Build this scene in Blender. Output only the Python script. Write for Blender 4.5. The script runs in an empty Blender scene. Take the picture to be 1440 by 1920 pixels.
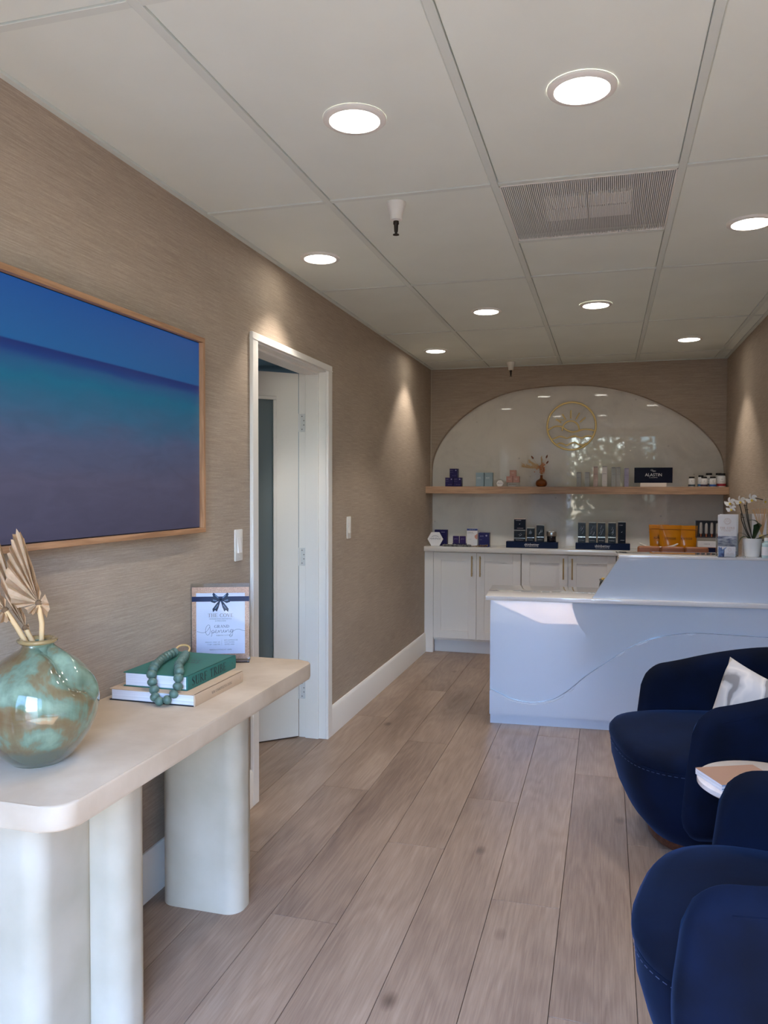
import bpy, bmesh, math, random
from mathutils import Vector, Matrix
random.seed(7)
PI = math.pi
R = math.radians
scene = bpy.context.scene
COL = scene.collection

# ------------------------------------------------------------------ camera, world, sun, exposure
cam_d = bpy.data.cameras.new('camera')
cam_d.sensor_fit = 'HORIZONTAL'; cam_d.sensor_width = 36.0; cam_d.lens = 36.0 * 1471.0 / 1440.0
cam_d.clip_start = 0.05; cam_d.clip_end = 200
cam = bpy.data.objects.new('camera', cam_d); COL.objects.link(cam)
cR = Vector((0.96203784, 0.27290365, 0.00260837))
cU = Vector((-0.01063745, 0.0279455, 0.99955285))
cF = Vector((-0.27270872, 0.9616354, -0.02978763))
M = Matrix((cR, cU, -cF)).transposed().to_4x4()
M.translation = Vector((1.4952, 0.0, 1.40))
cam.matrix_world = M
scene.camera = cam

world = bpy.data.worlds.new('sky'); scene.world = world
world.use_nodes = True
wn = world.node_tree.nodes; wl = world.node_tree.links
wn.clear()
sky = wn.new('ShaderNodeTexSky'); sky.sky_type = 'NISHITA'
sky.sun_disc = False; sky.sun_elevation = R(54); sky.sun_rotation = R(200); sky.air_density = 1.3
bg = wn.new('ShaderNodeBackground'); wo = wn.new('ShaderNodeOutputWorld')
tint = wn.new('ShaderNodeMix'); tint.data_type = 'RGBA'; tint.blend_type = 'MULTIPLY'; tint.inputs[0].default_value = 1.0
tint.inputs[7].default_value = (0.78, 0.92, 1.22, 1)
wl.new(sky.outputs[0], tint.inputs[6]); wl.new(tint.outputs[2], bg.inputs[0]); wl.new(bg.outputs[0], wo.inputs[0])
bg.inputs[1].default_value = 3.0

sun_d = bpy.data.lights.new('sun', 'SUN'); sun_d.energy = 44.0; sun_d.angle = R(0.6); sun_d.color = (1.0, 0.96, 0.90)
sun = bpy.data.objects.new('sun', sun_d); COL.objects.link(sun)
sun.rotation_euler = Vector((0.20, 0.60, -0.88)).to_track_quat('-Z', 'Y').to_euler()
sun.location = (0, -5, 8)

scene.view_settings.view_transform = 'Standard'
scene.view_settings.look = 'None'
scene.view_settings.gamma = 1.0
scene.view_settings.exposure = 0.46
scene.view_settings.use_curve_mapping = False
scene.cycles.max_bounces = 10
scene.cycles.diffuse_bounces = 6
scene.cycles.glossy_bounces = 4
scene.cycles.transmission_bounces = 8
scene.cycles.transparent_max_bounces = 8
scene.cycles.caustics_reflective = False
scene.cycles.caustics_refractive = False
scene.cycles.sample_clamp_indirect = 6

SPOT_W = 21.0       # each ceiling downlight
H = 2.444           # ceiling height
W = 2.409           # room width
YB = 6.777          # back wall front face
YF = -0.40          # shopfront inner face

# ------------------------------------------------------------------ materials
def lin(c):
    return tuple(((v/255.0)/12.92 if v/255.0 <= 0.04045 else (((v/255.0)+0.055)/1.055)**2.4) for v in c)
MATS = {}
def mat(name, rgb, rough=0.5, metal=0.0, coat=0.0, sheen=0.0, var=0.0, vscale=30.0, bump=0.0, bscale=200.0,
        trans=0.0, ior=1.45, emit=0.0, stretch=(1, 1, 1), rgb2=None, space='Object', spec=0.5, sheen_tint=None, alpha=1.0, srgb=True):
    if name in MATS: return MATS[name]
    m = bpy.data.materials.new(name); m.use_nodes = True
    nt = m.node_tree; b = nt.nodes['Principled BSDF']; L = nt.links
    c = lin(rgb) if srgb else rgb
    b.inputs['Base Color'].default_value = (*c, 1)
    b.inputs['Roughness'].default_value = rough
    b.inputs['Metallic'].default_value = metal
    b.inputs['Coat Weight'].default_value = coat
    b.inputs['Coat Roughness'].default_value = 0.04
    b.inputs['Sheen Weight'].default_value = sheen
    b.inputs['Sheen Roughness'].default_value = 0.4
    if sheen_tint: b.inputs['Sheen Tint'].default_value = (*sheen_tint, 1)
    b.inputs['Transmission Weight'].default_value = trans
    b.inputs['IOR'].default_value = ior
    b.inputs['Specular IOR Level'].default_value = spec
    b.inputs['Alpha'].default_value = alpha
    if emit:
        b.inputs['Emission Color'].default_value = (*c, 1); b.inputs['Emission Strength'].default_value = emit
    tc = nt.nodes.new('ShaderNodeTexCoord'); mp = nt.nodes.new('ShaderNodeMapping')
    L.new(tc.outputs[space], mp.inputs[0]); mp.inputs['Scale'].default_value = stretch
    if var or rgb2:
        n = nt.nodes.new('ShaderNodeTexNoise'); n.inputs['Scale'].default_value = vscale; n.inputs['Detail'].default_value = 6
        L.new(mp.outputs[0], n.inputs['Vector'])
        rp = nt.nodes.new('ShaderNodeValToRGB')
        c2 = lin(rgb2) if rgb2 else tuple(max(0, v*(1-var)) for v in c)
        c1 = c if rgb2 else tuple(min(1, v*(1+var)) for v in c)
        rp.color_ramp.elements[0].position = 0.35; rp.color_ramp.elements[0].color = (*c2, 1)
        rp.color_ramp.elements[1].position = 0.65; rp.color_ramp.elements[1].color = (*c1, 1)
        L.new(n.outputs[0], rp.inputs[0]); L.new(rp.outputs[0], b.inputs['Base Color'])
    if bump:
        n2 = nt.nodes.new('ShaderNodeTexNoise'); n2.inputs['Scale'].default_value = bscale; n2.inputs['Detail'].default_value = 4
        L.new(mp.outputs[0], n2.inputs['Vector'])
        bp = nt.nodes.new('ShaderNodeBump'); bp.inputs['Strength'].default_value = bump; bp.inputs['Distance'].default_value = 0.002
        L.new(n2.outputs[0], bp.inputs['Height']); L.new(bp.outputs[0], b.inputs['Normal'])
    MATS[name] = m
    return m

def nodes_of(m):
    return m.node_tree.nodes, m.node_tree.links, m.node_tree.nodes['Principled BSDF']
def ramp(nt, stops, interp='LINEAR'):
    r = nt.new('ShaderNodeValToRGB'); r.color_ramp.interpolation = interp
    e = r.color_ramp.elements
    while len(e) < len(stops): e.new(0.5)
    for i, (p, c) in enumerate(stops):
        e[i].position = p; e[i].color = (*c, 1)
    return r

# grasscloth wallpaper: long horizontal fibres
def grasscloth():
    m = mat('grasscloth', (180, 155, 130), rough=0.72, srgb=True)
    N, L, b = nodes_of(m)
    geo = N.new('ShaderNodeNewGeometry')
    def nz(sc, scale, detail=5, rough=0.6):
        mp = N.new('ShaderNodeMapping'); mp.inputs['Scale'].default_value = sc
        n = N.new('ShaderNodeTexNoise'); n.inputs['Scale'].default_value = scale; n.inputs['Detail'].default_value = detail; n.inputs['Roughness'].default_value = rough
        L.new(geo.outputs['Position'], mp.inputs[0]); L.new(mp.outputs[0], n.inputs['Vector']); return n
    a = nz((2.2, 2.2, 90), 3.0); c = nz((14, 14, 240), 3.0); d = nz((1, 1, 3), 1.4, 2); s = nz((60, 60, 20), 5.0, 2)
    def madd(x, y, f):
        k = N.new('ShaderNodeMath'); k.operation = 'MULTIPLY_ADD'; L.new(x, k.inputs[0]); k.inputs[1].default_value = f
        if y is None: k.inputs[2].default_value = 0
        else: L.new(y, k.inputs[2])
        return k.outputs[0]
    v = madd(a.outputs[0], None, 0.45); v = madd(c.outputs[0], v, 0.30); v = madd(d.outputs[0], v, 0.15); v = madd(s.outputs[0], v, 0.10)
    r = ramp(N, [(0.33, lin((146, 132, 116))), (0.5, lin((171, 155, 138))), (0.67, lin((194, 180, 163)))])
    L.new(v, r.inputs[0]); L.new(r.outputs[0], b.inputs['Base Color'])
    bp = N.new('ShaderNodeBump'); bp.inputs['Strength'].default_value = 0.35; bp.inputs['Distance'].default_value = 0.0015
    L.new(v, bp.inputs['Height']); L.new(bp.outputs[0], b.inputs['Normal'])
    return m
GRASS = grasscloth()

def oak_floor():
    m = mat('oak_plank', (160, 134, 116), rough=0.42)
    N, L, b = nodes_of(m)
    tc = N.new('ShaderNodeTexCoord'); oi = N.new('ShaderNodeObjectInfo')
    off = N.new('ShaderNodeVectorMath'); off.operation = 'SCALE'; off.inputs[0].default_value = (7.3, 13.1, 3.7); L.new(oi.outputs['Random'], off.inputs['Scale'])
    add = N.new('ShaderNodeVectorMath'); L.new(tc.outputs['Object'], add.inputs[0]); L.new(off.outputs[0], add.inputs[1])
    def mp(sc):
        q = N.new('ShaderNodeMapping'); q.inputs['Scale'].default_value = sc; L.new(add.outputs[0], q.inputs[0]); return q
    # cathedral figure
    q = mp((1, 0.16, 1))
    n0 = N.new('ShaderNodeTexNoise'); n0.inputs['Scale'].default_value = 4.2; n0.inputs['Detail'].default_value = 2.5; n0.inputs['Roughness'].default_value = 0.55; L.new(q.outputs[0], n0.inputs['Vector'])
    k = N.new('ShaderNodeMath'); k.operation = 'MULTIPLY'; k.inputs[1].default_value = 85; L.new(n0.outputs[0], k.inputs[0])
    sn = N.new('ShaderNodeMath'); sn.operation = 'SINE'; L.new(k.outputs[0], sn.inputs[0])
    # fine pores
    q2 = mp((1, 0.035, 1))
    n1 = N.new('ShaderNodeTexNoise'); n1.inputs['Scale'].default_value = 150; n1.inputs['Detail'].default_value = 4; n1.inputs['Roughness'].default_value = 0.7; L.new(q2.outputs[0], n1.inputs['Vector'])
    q3 = mp((1, 0.25, 1))
    n2 = N.new('ShaderNodeTexNoise'); n2.inputs['Scale'].default_value = 5; n2.inputs['Detail'].default_value = 3; L.new(q3.outputs[0], n2.inputs['Vector'])
    def madd(x, y, f, c=0.0):
        h = N.new('ShaderNodeMath'); h.operation = 'MULTIPLY_ADD'; L.new(x, h.inputs[0]); h.inputs[1].default_value = f
        if y is None: h.inputs[2].default_value = c
        else: L.new(y, h.inputs[2])
        return h.outputs[0]
    v = madd(sn.outputs[0], None, 0.028, 0.0); v = madd(n1.outputs[0], v, 0.42); v = madd(n2.outputs[0], v, 0.40)
    v = madd(oi.outputs['Random'], v, 0.09); v = madd(n0.outputs[0], v, 0.08)
    # knots
    q4 = mp((1, 0.55, 1))
    vo = N.new('ShaderNodeTexVoronoi'); vo.inputs['Scale'].default_value = 3.6; vo.inputs['Randomness'].default_value = 1.0; L.new(q4.outputs[0], vo.inputs['Vector'])
    kn = N.new('ShaderNodeMapRange'); kn.inputs[1].default_value = 0.02; kn.inputs[2].default_value = 0.10; kn.inputs[3].default_value = -0.26; kn.inputs[4].default_value = 0.0
    L.new(vo.outputs['Distance'], kn.inputs[0])
    ad = N.new('ShaderNodeMath'); L.new(v, ad.inputs[0]); L.new(kn.outputs[0], ad.inputs[1])
    r = ramp(N, [(0.16, lin((80, 66, 56))), (0.36, lin((124, 104, 90))), (0.54, lin((152, 131, 114))), (0.72, lin((174, 154, 136)))])
    L.new(ad.outputs[0], r.inputs[0]); L.new(r.outputs[0], b.inputs['Base Color'])
    bp = N.new('ShaderNodeBump'); bp.inputs['Strength'].default_value = 0.25; bp.inputs['Distance'].default_value = 0.0008
    L.new(n1.outputs[0], bp.inputs['Height']); L.new(bp.outputs[0], b.inputs['Normal'])
    return m
OAKF = oak_floor()

def wood(name, c1, c2, axis='y', rough=0.45):
    m = mat(name, c1, rough=rough); N, L, b = nodes_of(m)
    tc = N.new('ShaderNodeTexCoord'); mp = N.new('ShaderNodeMapping'); L.new(tc.outputs['Object'], mp.inputs[0])
    mp.inputs['Scale'].default_value = {'x': (0.06, 1, 1), 'y': (1, 0.06, 1), 'z': (1, 1, 0.06)}[axis]
    n = N.new('ShaderNodeTexNoise'); n.inputs['Scale'].default_value = 90; n.inputs['Detail'].default_value = 5; n.inputs['Distortion'].default_value = 0.4
    L.new(mp.outputs[0], n.inputs['Vector'])
    r = ramp(N, [(0.35, lin(c2)), (0.62, lin(c1))]); L.new(n.outputs[0], r.inputs[0]); L.new(r.outputs[0], b.inputs['Base Color'])
    return m
OAK_SHELF = wood('oak_shelf', (176, 142, 114), (146, 114, 90), 'x')
OAK_FRAME_Y = wood('oak_frame_long', (182, 140, 104), (152, 112, 80), 'y')
OAK_FRAME_Z = wood('oak_frame_upright', (182, 140, 104), (152, 112, 80), 'z')
WALNUT = wood('walnut', (104, 62, 42), (70, 40, 28), 'x', 0.35)

WHITE = mat('white_paint', (238, 236, 230), rough=0.35, bump=0.05, bscale=60)
DOORW = mat('door_paint', (228, 226, 218), rough=0.4)
CAB = mat('cabinet_paint', (236, 231, 223), rough=0.42)
CEIL = mat('ceiling_tile', (228, 235, 228), rough=0.9, var=0.02, vscale=3, bump=0.1, bscale=300)
TBAR = mat('tee_bar', (216, 223, 217), rough=0.6)
DESKM = mat('desk_gloss', (200, 210, 224), rough=0.2, coat=1.0, spec=0.5)
DESKM.node_tree.nodes['Principled BSDF'].inputs['Coat IOR'].default_value = 1.8
DESKM.node_tree.nodes['Principled BSDF'].inputs['Coat Roughness'].default_value = 0.015
QUARTZ = mat('quartz', (226, 222, 216), rough=0.12, coat=0.5, var=0.02, vscale=4)
GOLD = mat('brass', (255, 230, 160), rough=0.42, metal=0.6)
DARKGOLD = mat('brushed_brass', (196, 164, 112), rough=0.4, metal=1.0)
STEEL = mat('steel', (190, 190, 188), rough=0.3, metal=1.0)
BLACK = mat('black', (18, 18, 20), rough=0.5)
PLASTIC = mat('white_plastic', (236, 234, 228), rough=0.35)
def thin_clear(name, tint=(0.97, 0.98, 0.98), gloss=0.10):
    m = bpy.data.materials.new(name); m.use_nodes = True; N = m.node_tree.nodes; L = m.node_tree.links; N.clear()
    o = N.new('ShaderNodeOutputMaterial'); tr = N.new('ShaderNodeBsdfTransparent'); gl = N.new('ShaderNodeBsdfGlossy'); mx = N.new('ShaderNodeMixShader'); lw = N.new('ShaderNodeLayerWeight')
    tr.inputs[0].default_value = (*tint, 1); gl.inputs['Roughness'].default_value = 0.02; lw.inputs[0].default_value = gloss
    L.new(lw.outputs['Fresnel'], mx.inputs[0]); L.new(tr.outputs[0], mx.inputs[1]); L.new(gl.outputs[0], mx.inputs[2]); L.new(mx.outputs[0], o.inputs[0])
    MATS[name] = m; return m
ACRYL = thin_clear('clear_acrylic', gloss=0.25)
GLASS = mat('glass', (245, 250, 250), rough=0.0, trans=1.0, ior=1.2)
FROST = mat('frosted_glass', (128, 142, 144), rough=0.4, trans=0.3, ior=1.3)
LAMP = mat('lamp_lens', (255, 250, 238), emit=14.0)
PLASTER = mat('limewash_plaster', (200, 184, 163), rough=0.72, rgb2=(180, 162, 140), vscale=5, bump=0.35, bscale=22)
NAVY = mat('navy_card', (22, 26, 56), spec=0.15, rough=0.4)
PURPLE = mat('purple_card', (38, 34, 78), spec=0.15, rough=0.4)
BLUEGREY = mat('blue_grey_card', (138, 158, 168), spec=0.15, rough=0.5)
PINK = mat('dusty_pink_card', (196, 152, 142), spec=0.15, rough=0.5)
PALEPINK = mat('pale_pink_card', (206, 186, 178), spec=0.15, rough=0.5)
SILVER = mat('silver_card', (176, 180, 180), rough=0.5, spec=0.2)
LILAC = mat('lilac_card', (168, 164, 190), spec=0.15, rough=0.5)
CARDW = mat('white_card', (232, 230, 230), spec=0.15, rough=0.5)
PAPER = mat('paper_pages', (232, 232, 236), rough=0.8, rgb2=(206, 206, 214), vscale=60, stretch=(0.02, 0.02, 9))
GREY = mat('grey_card', (150, 146, 140), spec=0.15, rough=0.6)
INKW = mat('white_ink', (225, 225, 230), rough=0.5)
INKG = mat('grey_ink', (120, 120, 132), rough=0.5)
INKD = mat('dark_ink', (26, 34, 38), rough=0.5)
INKB = mat('navy_ink', (60, 72, 104), rough=0.5)
ROSE = mat('rose_ink', (186, 150, 136), rough=0.5)
FILM = mat('glossy_black_film', (16, 18, 24), rough=0.22, spec=0.35, bump=1.0, bscale=45)
VELVET = mat('navy_velvet', (5, 17, 40), rough=0.85, sheen=0.12, sheen_tint=(0.12, 0.30, 0.75), rgb2=(3, 9, 24), vscale=6, spec=0.15, bump=0.15, bscale=30)

# marble panel
def marble(name, base, vein, rough=0.06):
    m = mat(name, base, rough=rough, spec=0.46); N, L, b = nodes_of(m)
    tc = N.new('ShaderNodeTexCoord')
    n = N.new('ShaderNodeTexNoise'); n.inputs['Scale'].default_value = 2.2; n.inputs['Detail'].default_value = 10; n.inputs['Distortion'].default_value = 0.8; n.inputs['Roughness'].default_value = 0.62
    L.new(tc.outputs['Object'], n.inputs['Vector'])
    r = ramp(N, [(0.3, lin(vein)), (0.48, lin(base)), (0.75, tuple(min(1, v*1.1) for v in lin(base)))])
    L.new(n.outputs[0], r.inputs[0])
    vo = N.new('ShaderNodeTexVoronoi'); vo.inputs['Scale'].default_value = 7; L.new(tc.outputs['Object'], vo.inputs['Vector'])
    mr = N.new('ShaderNodeMapRange'); mr.inputs[1].default_value = 0.02; mr.inputs[2].default_value = 0.07; mr.inputs[3].default_value = 0.72; mr.inputs[4].default_value = 1.0
    L.new(vo.outputs['Distance'], mr.inputs[0])
    mx = N.new('ShaderNodeMix'); mx.data_type = 'RGBA'; mx.blend_type = 'MULTIPLY'; mx.inputs[0].default_value = 1.0
    L.new(r.outputs[0], mx.inputs[6]); L.new(mr.outputs[0], mx.inputs[7]); L.new(mx.outputs[2], b.inputs['Base Color'])
    return m
MARBLE = marble('marble_panel', (226, 222, 213), (208, 204, 196), 0.025)
MARBLE_W = marble('white_marble', (236, 230, 228), (196, 188, 186), 0.15)

# ------------------------------------------------------------------ mesh helpers
def box(bm, x0, x1, y0, y1, z0, z1, bev=0.0, seg=1, xf=None):
    r = bmesh.ops.create_cube(bm, size=1.0)
    vs = r['verts']
    for v in vs:
        v.co = Vector(((x0+x1)/2 + v.co.x*(x1-x0), (y0+y1)/2 + v.co.y*(y1-y0), (z0+z1)/2 + v.co.z*(z1-z0)))
    if bev:
        es = list({e for v in vs for e in v.link_edges})
        rr = bmesh.ops.bevel(bm, geom=es, offset=bev, segments=seg, affect='EDGES', profile=0.5)
        vs = list({v for v in rr['verts']} | {v for v in vs if v.is_valid})
    if xf is not None:
        for v in vs: v.co = xf @ v.co
    return vs
def lathe(bm, prof, n=24, c=(0, 0, 0), cap=True, axis=None):
    rings = []
    for r, z in prof:
        if r < 1e-6: rings.append([bm.verts.new((0, 0, z))])
        else: rings.append([bm.verts.new((r*math.cos(2*PI*i/n), r*math.sin(2*PI*i/n), z)) for i in range(n)])
    for a, b in zip(rings, rings[1:]):
        for i in range(n):
            j = (i+1) % n
            if len(a) == 1 and len(b) == 1: continue
            if len(a) == 1: bm.faces.new((a[0], b[j], b[i]))
            elif len(b) == 1: bm.faces.new((a[i], a[j], b[0]))
            else: bm.faces.new((a[i], a[j], b[j], b[i]))
    if cap:
        if len(rings[0]) > 1: bm.faces.new(list(reversed(rings[0])))
        if len(rings[-1]) > 1: bm.faces.new(rings[-1])
    vs = [v for g in rings for v in g]
    mt = Matrix.Translation(c)
    if axis is not None: mt = mt @ Vector(axis).to_track_quat('Z', 'Y').to_matrix().to_4x4()
    for v in vs: v.co = mt @ v.co
    return vs
def tube(bm, pts, r, n=8, closed=False, cap=True):
    pts = [Vector(p) for p in pts]; k = len(pts); rad = r if isinstance(r, (list, tuple)) else [r]*k
    rings = []; up = None
    for i, p in enumerate(pts):
        if closed: t = (pts[(i+1) % k] - pts[i-1])
        else: t = pts[min(i+1, k-1)] - pts[max(i-1, 0)]
        t.normalize()
        if up is None: up = t.orthogonal().normalized()
        else: up = (up - t*up.dot(t)).normalized()
        s = t.cross(up)
        rings.append([bm.verts.new(p + (up*math.cos(2*PI*q/n) + s*math.sin(2*PI*q/n))*rad[i]) for q in range(n)])
    m = k if closed else k-1
    for i in range(m):
        a = rings[i]; b = rings[(i+1) % k]
        for q in range(n):
            w = (q+1) % n; bm.faces.new((a[q], a[w], b[w], b[q]))
    if cap and not closed:
        bm.faces.new(list(reversed(rings[0]))); bm.faces.new(rings[-1])
def prism(bm, poly, z0, z1, xf=None, bev=0.0, seg=2):
    lo = [bm.verts.new((x, y, z0)) for x, y in poly]; hi = [bm.verts.new((x, y, z1)) for x, y in poly]
    f1 = bm.faces.new(list(reversed(lo))); f2 = bm.faces.new(hi); n = len(poly)
    for i in range(n):
        j = (i+1) % n; bm.faces.new((lo[i], lo[j], hi[j], hi[i]))
    vs = lo+hi
    if bev:
        es = list(f1.edges)+list(f2.edges)
        rr = bmesh.ops.bevel(bm, geom=es, offset=bev, segments=seg, affect='EDGES', profile=0.5)
        vs = list(set(rr['verts']) | {v for v in vs if v.is_valid})
    if xf is not None:
        for v in vs: v.co = xf @ v.co
def rrect(x0, x1, y0, y1, r, n=6):
    o = []
    for cx, cy, a in ((x1-r, y1-r, 0), (x0+r, y1-r, 90), (x0+r, y0+r, 180), (x1-r, y0+r, 270)):
        for i in range(n+1):
            t = R(a+90*i/n); o.append((cx+r*math.cos(t), cy+r*math.sin(t)))
    return o
XZ = Matrix(((1, 0, 0, 0), (0, 0, -1, 0), (0, 1, 0, 0), (0, 0, 0, 1)))   # plan (x,y)->(x,z), extrude to -y
def obj(name, bm, m, parent=None, loc=(0, 0, 0), rot=(0, 0, 0), smooth=None, kind=None):
    me = bpy.data.meshes.new(name)
    bmesh.ops.recalc_face_normals(bm, faces=bm.faces[:])
    bm.to_mesh(me); bm.free(); me.materials.append(m)
    if smooth is not None:
        for p in me.polygons: p.use_smooth = True
        me.set_sharp_from_angle(angle=R(smooth))
    o = bpy.data.objects.new(name, me); COL.objects.link(o)
    o.location = loc; o.rotation_euler = rot
    if parent: o.parent = parent
    if kind: o['kind'] = kind
    return o
def tag(o, label, cat, group=None, kind=None):
    o['label'] = label; o['category'] = cat
    if group: o['group'] = group
    if kind: o['kind'] = kind
    return o
def thing(name, label, cat, loc=(0, 0, 0), rz=0.0, group=None):
    o = bpy.data.objects.new(name, None); COL.objects.link(o); o.empty_display_size = 0.05
    o.location = loc; o.rotation_euler = (0, 0, rz)
    return tag(o, label, cat, group)
def struct(name, bm, m, parent=None, smooth=None, loc=(0, 0, 0)):
    o = obj(name, bm, m, parent, loc=loc, smooth=smooth)
    if parent is None: o['kind'] = 'structure'
    return o
def sempty(name, loc=(0, 0, 0), rz=0):
    o = bpy.data.objects.new(name, None); COL.objects.link(o); o.location = loc; o.rotation_euler = (0, 0, rz); o['kind'] = 'structure'
    return o
def B(*a, **k):
    bm = bmesh.new(); box(bm, *a, **k); return bm
def copy_tree(o, parent=None):
    c = o.copy(); COL.objects.link(c)
    if parent: c.parent = parent
    for ch in list(o.children): copy_tree(ch, c)
    return c

# lettering: sans from the built-in font, serif and script from strokes
def text_mesh(body, h, width=None, depth=0.0006):
    cu = bpy.data.curves.new('lettering', 'FONT'); cu.body = body; cu.size = 1; cu.align_x = 'CENTER'; cu.align_y = 'CENTER'; cu.resolution_u = 2
    t = bpy.data.objects.new('lettering', cu); COL.objects.link(t)
    bpy.context.view_layer.update()
    me = bpy.data.meshes.new_from_object(t.evaluated_get(bpy.context.evaluated_depsgraph_get()))
    bpy.data.objects.remove(t); bpy.data.curves.remove(cu)
    xs = [v.co.x for v in me.vertices]; ys = [v.co.y for v in me.vertices]
    if not xs: return me
    sy = h/(max(ys)-min(ys)); sx = width/(max(xs)-min(xs)) if width else sy
    cx = (max(xs)+min(xs))/2; cy = (max(ys)+min(ys))/2
    for v in me.vertices: v.co = Vector(((v.co.x-cx)*sx, (v.co.y-cy)*sy, 0))
    return me
def lettering(body, h, m, parent, loc, rot=(PI/2, 0, 0), width=None, name='lettering'):
    me = text_mesh(body, h, width); me.materials.clear(); me.materials.append(m); me.name = name
    o = bpy.data.objects.new(name, me); COL.objects.link(o); o.parent = parent; o.location = loc; o.rotation_euler = rot
    return o
T_, t_ = 0.14, 0.05
def arc(cx, cy, rx, ry, a0, a1, n=12):
    return ('A', [(cx+rx*math.cos(R(a0+(a1-a0)*i/n)), cy+ry*math.sin(R(a0+(a1-a0)*i/n)), t_+(T_-t_)*abs(math.cos(R(a0+(a1-a0)*i/n)))**1.5) for i in range(n+1)])
def vs_(x, y0=0, y1=1, w=T_): return ('A', [(x, y0, w), (x, y1, w)])
def ln(x0, y0, x1, y1, w=t_): return ('A', [(x0, y0, w), (x1, y1, w)])
def sf(x, y, l=0.16): return ln(x-l, y, x+l, y, 0.045)
G = {
 'S': (0.62, [('A', [(0.52, 0.76, .05), (0.46, 0.93, .05), (0.30, 0.98, .05), (0.14, 0.90, .08), (0.11, 0.74, .12), (0.20, 0.60, .15), (0.40, 0.46, .16), (0.52, 0.32, .14), (0.52, 0.16, .10), (0.38, 0.03, .06), (0.22, 0.02, .05), (0.10, 0.10, .05), (0.06, 0.28, .05)])]),
 'U': (0.82, [vs_(0.16, 0.3), vs_(0.66, 0.3, 1, t_), arc(0.41, 0.3, 0.25, 0.29, 180, 360), sf(0.16, 0.98), sf(0.66, 0.98)]),
 'R': (0.78, [vs_(0.17), arc(0.3, 0.73, 0.25, 0.25, 90, -90), ln(0.17, 0.98, 0.32, 0.98), ln(0.17, 0.48, 0.32, 0.48), ln(0.34, 0.48, 0.68, 0.02, 0.12), sf(0.17, 0.98), sf(0.17, 0.02), sf(0.70, 0.02, 0.1)]),
 'F': (0.64, [vs_(0.17), ln(0.05, 0.98, 0.58, 0.98), ln(0.17, 0.5, 0.45, 0.5), ln(0.57, 0.98, 0.57, 0.78), ln(0.45, 0.6, 0.45, 0.4), sf(0.17, 0.02)]),
 'T': (0.74, [vs_(0.37), ln(0.04, 0.98, 0.70, 0.98), ln(0.05, 0.98, 0.05, 0.78), ln(0.69, 0.98, 0.69, 0.78), sf(0.37, 0.02)]),
 'I': (0.36, [vs_(0.18), sf(0.18, 0.98), sf(0.18, 0.02)]),
 'B': (0.72, [vs_(0.17), arc(0.3, 0.75, 0.22, 0.23, 90, -90), arc(0.3, 0.26, 0.28, 0.24, 90, -90), ln(0.04, 0.98, 0.32, 0.98), ln(0.17, 0.51, 0.32, 0.51), ln(0.04, 0.02, 0.32, 0.02)]),
 'E': (0.68, [vs_(0.17), ln(0.05, 0.98, 0.58, 0.98), ln(0.17, 0.5, 0.45, 0.5), ln(0.05, 0.02, 0.62, 0.02), ln(0.57, 0.98, 0.57, 0.78), ln(0.45, 0.6, 0.45, 0.4), ln(0.61, 0.02, 0.61, 0.24)]),
 'H': (0.86, [vs_(0.17), vs_(0.69), ln(0.17, 0.5, 0.69, 0.5), sf(0.17, 0.98), sf(0.17, 0.02), sf(0.69, 0.98), sf(0.69, 0.02)]),
 'C': (0.80, [arc(0.46, 0.5, 0.36, 0.48, 45, 315, 18), ln(0.71, 0.98, 0.71, 0.74), ln(0.72, 0.2, 0.72, 0.1)]),
 'O': (0.92, [arc(0.46, 0.5, 0.37, 0.48, 0, 360, 24)]),
 'V': (0.80, [ln(0.10, 0.98, 0.41, 0.02, 0.14), ln(0.70, 0.98, 0.41, 0.02), sf(0.12, 0.98, 0.13), sf(0.69, 0.98, 0.12)]),
 'G': (0.86, [arc(0.46, 0.5, 0.36, 0.48, 45, 315, 18), vs_(0.70, 0.06, 0.42), sf(0.68, 0.42, 0.14), ln(0.71, 0.98, 0.71, 0.74)]),
 'A': (0.80, [ln(0.40, 0.98, 0.12, 0.02), ln(0.40, 0.98, 0.68, 0.02, 0.14), ln(0.22, 0.34, 0.58, 0.34), sf(0.12, 0.02, 0.1), sf(0.68, 0.02, 0.12)]),
 'N': (0.86, [vs_(0.15, w=t_), vs_(0.71, w=t_), ln(0.15, 0.96, 0.71, 0.04, 0.14), sf(0.14, 0.98, 0.1), sf(0.15, 0.02, 0.1), sf(0.71, 0.98, 0.1)]),
 'D': (0.86, [vs_(0.17), arc(0.34, 0.5, 0.42, 0.48, 90, -90), ln(0.04, 0.98, 0.36, 0.98), ln(0.04, 0.02, 0.36, 0.02)]),
 'W': (1.16, [ln(0.10, 0.98, 0.36, 0.02, 0.13), ln(0.60, 0.98, 0.36, 0.02), ln(0.56, 0.98, 0.82, 0.02, 0.13), ln(1.06, 0.98, 0.82, 0.02), sf(0.12, 0.98, 0.11), sf(1.05, 0.98, 0.1)]),
 'M': (1.06, [vs_(0.14, w=t_), vs_(0.90), ln(0.16, 0.98, 0.50, 0.04, 0.13), ln(0.50, 0.04, 0.88, 0.98), sf(0.14, 0.02, 0.1), sf(0.90, 0.02, 0.14), sf(0.92, 0.98, 0.1)]),
 'P': (0.68, [vs_(0.17), arc(0.3, 0.73, 0.27, 0.25, 90, -90), ln(0.04, 0.98, 0.32, 0.98), ln(0.17, 0.48, 0.32, 0.48), sf(0.17, 0.02)]),
 'L': (0.66, [vs_(0.17), sf(0.17, 0.98), ln(0.05, 0.02, 0.60, 0.02), ln(0.59, 0.02, 0.59, 0.26)]),
 '.': (0.4, [ln(0.2, 0.02, 0.2, 0.16, 0.13)]), ' ': (0.4, []),
}
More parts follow.
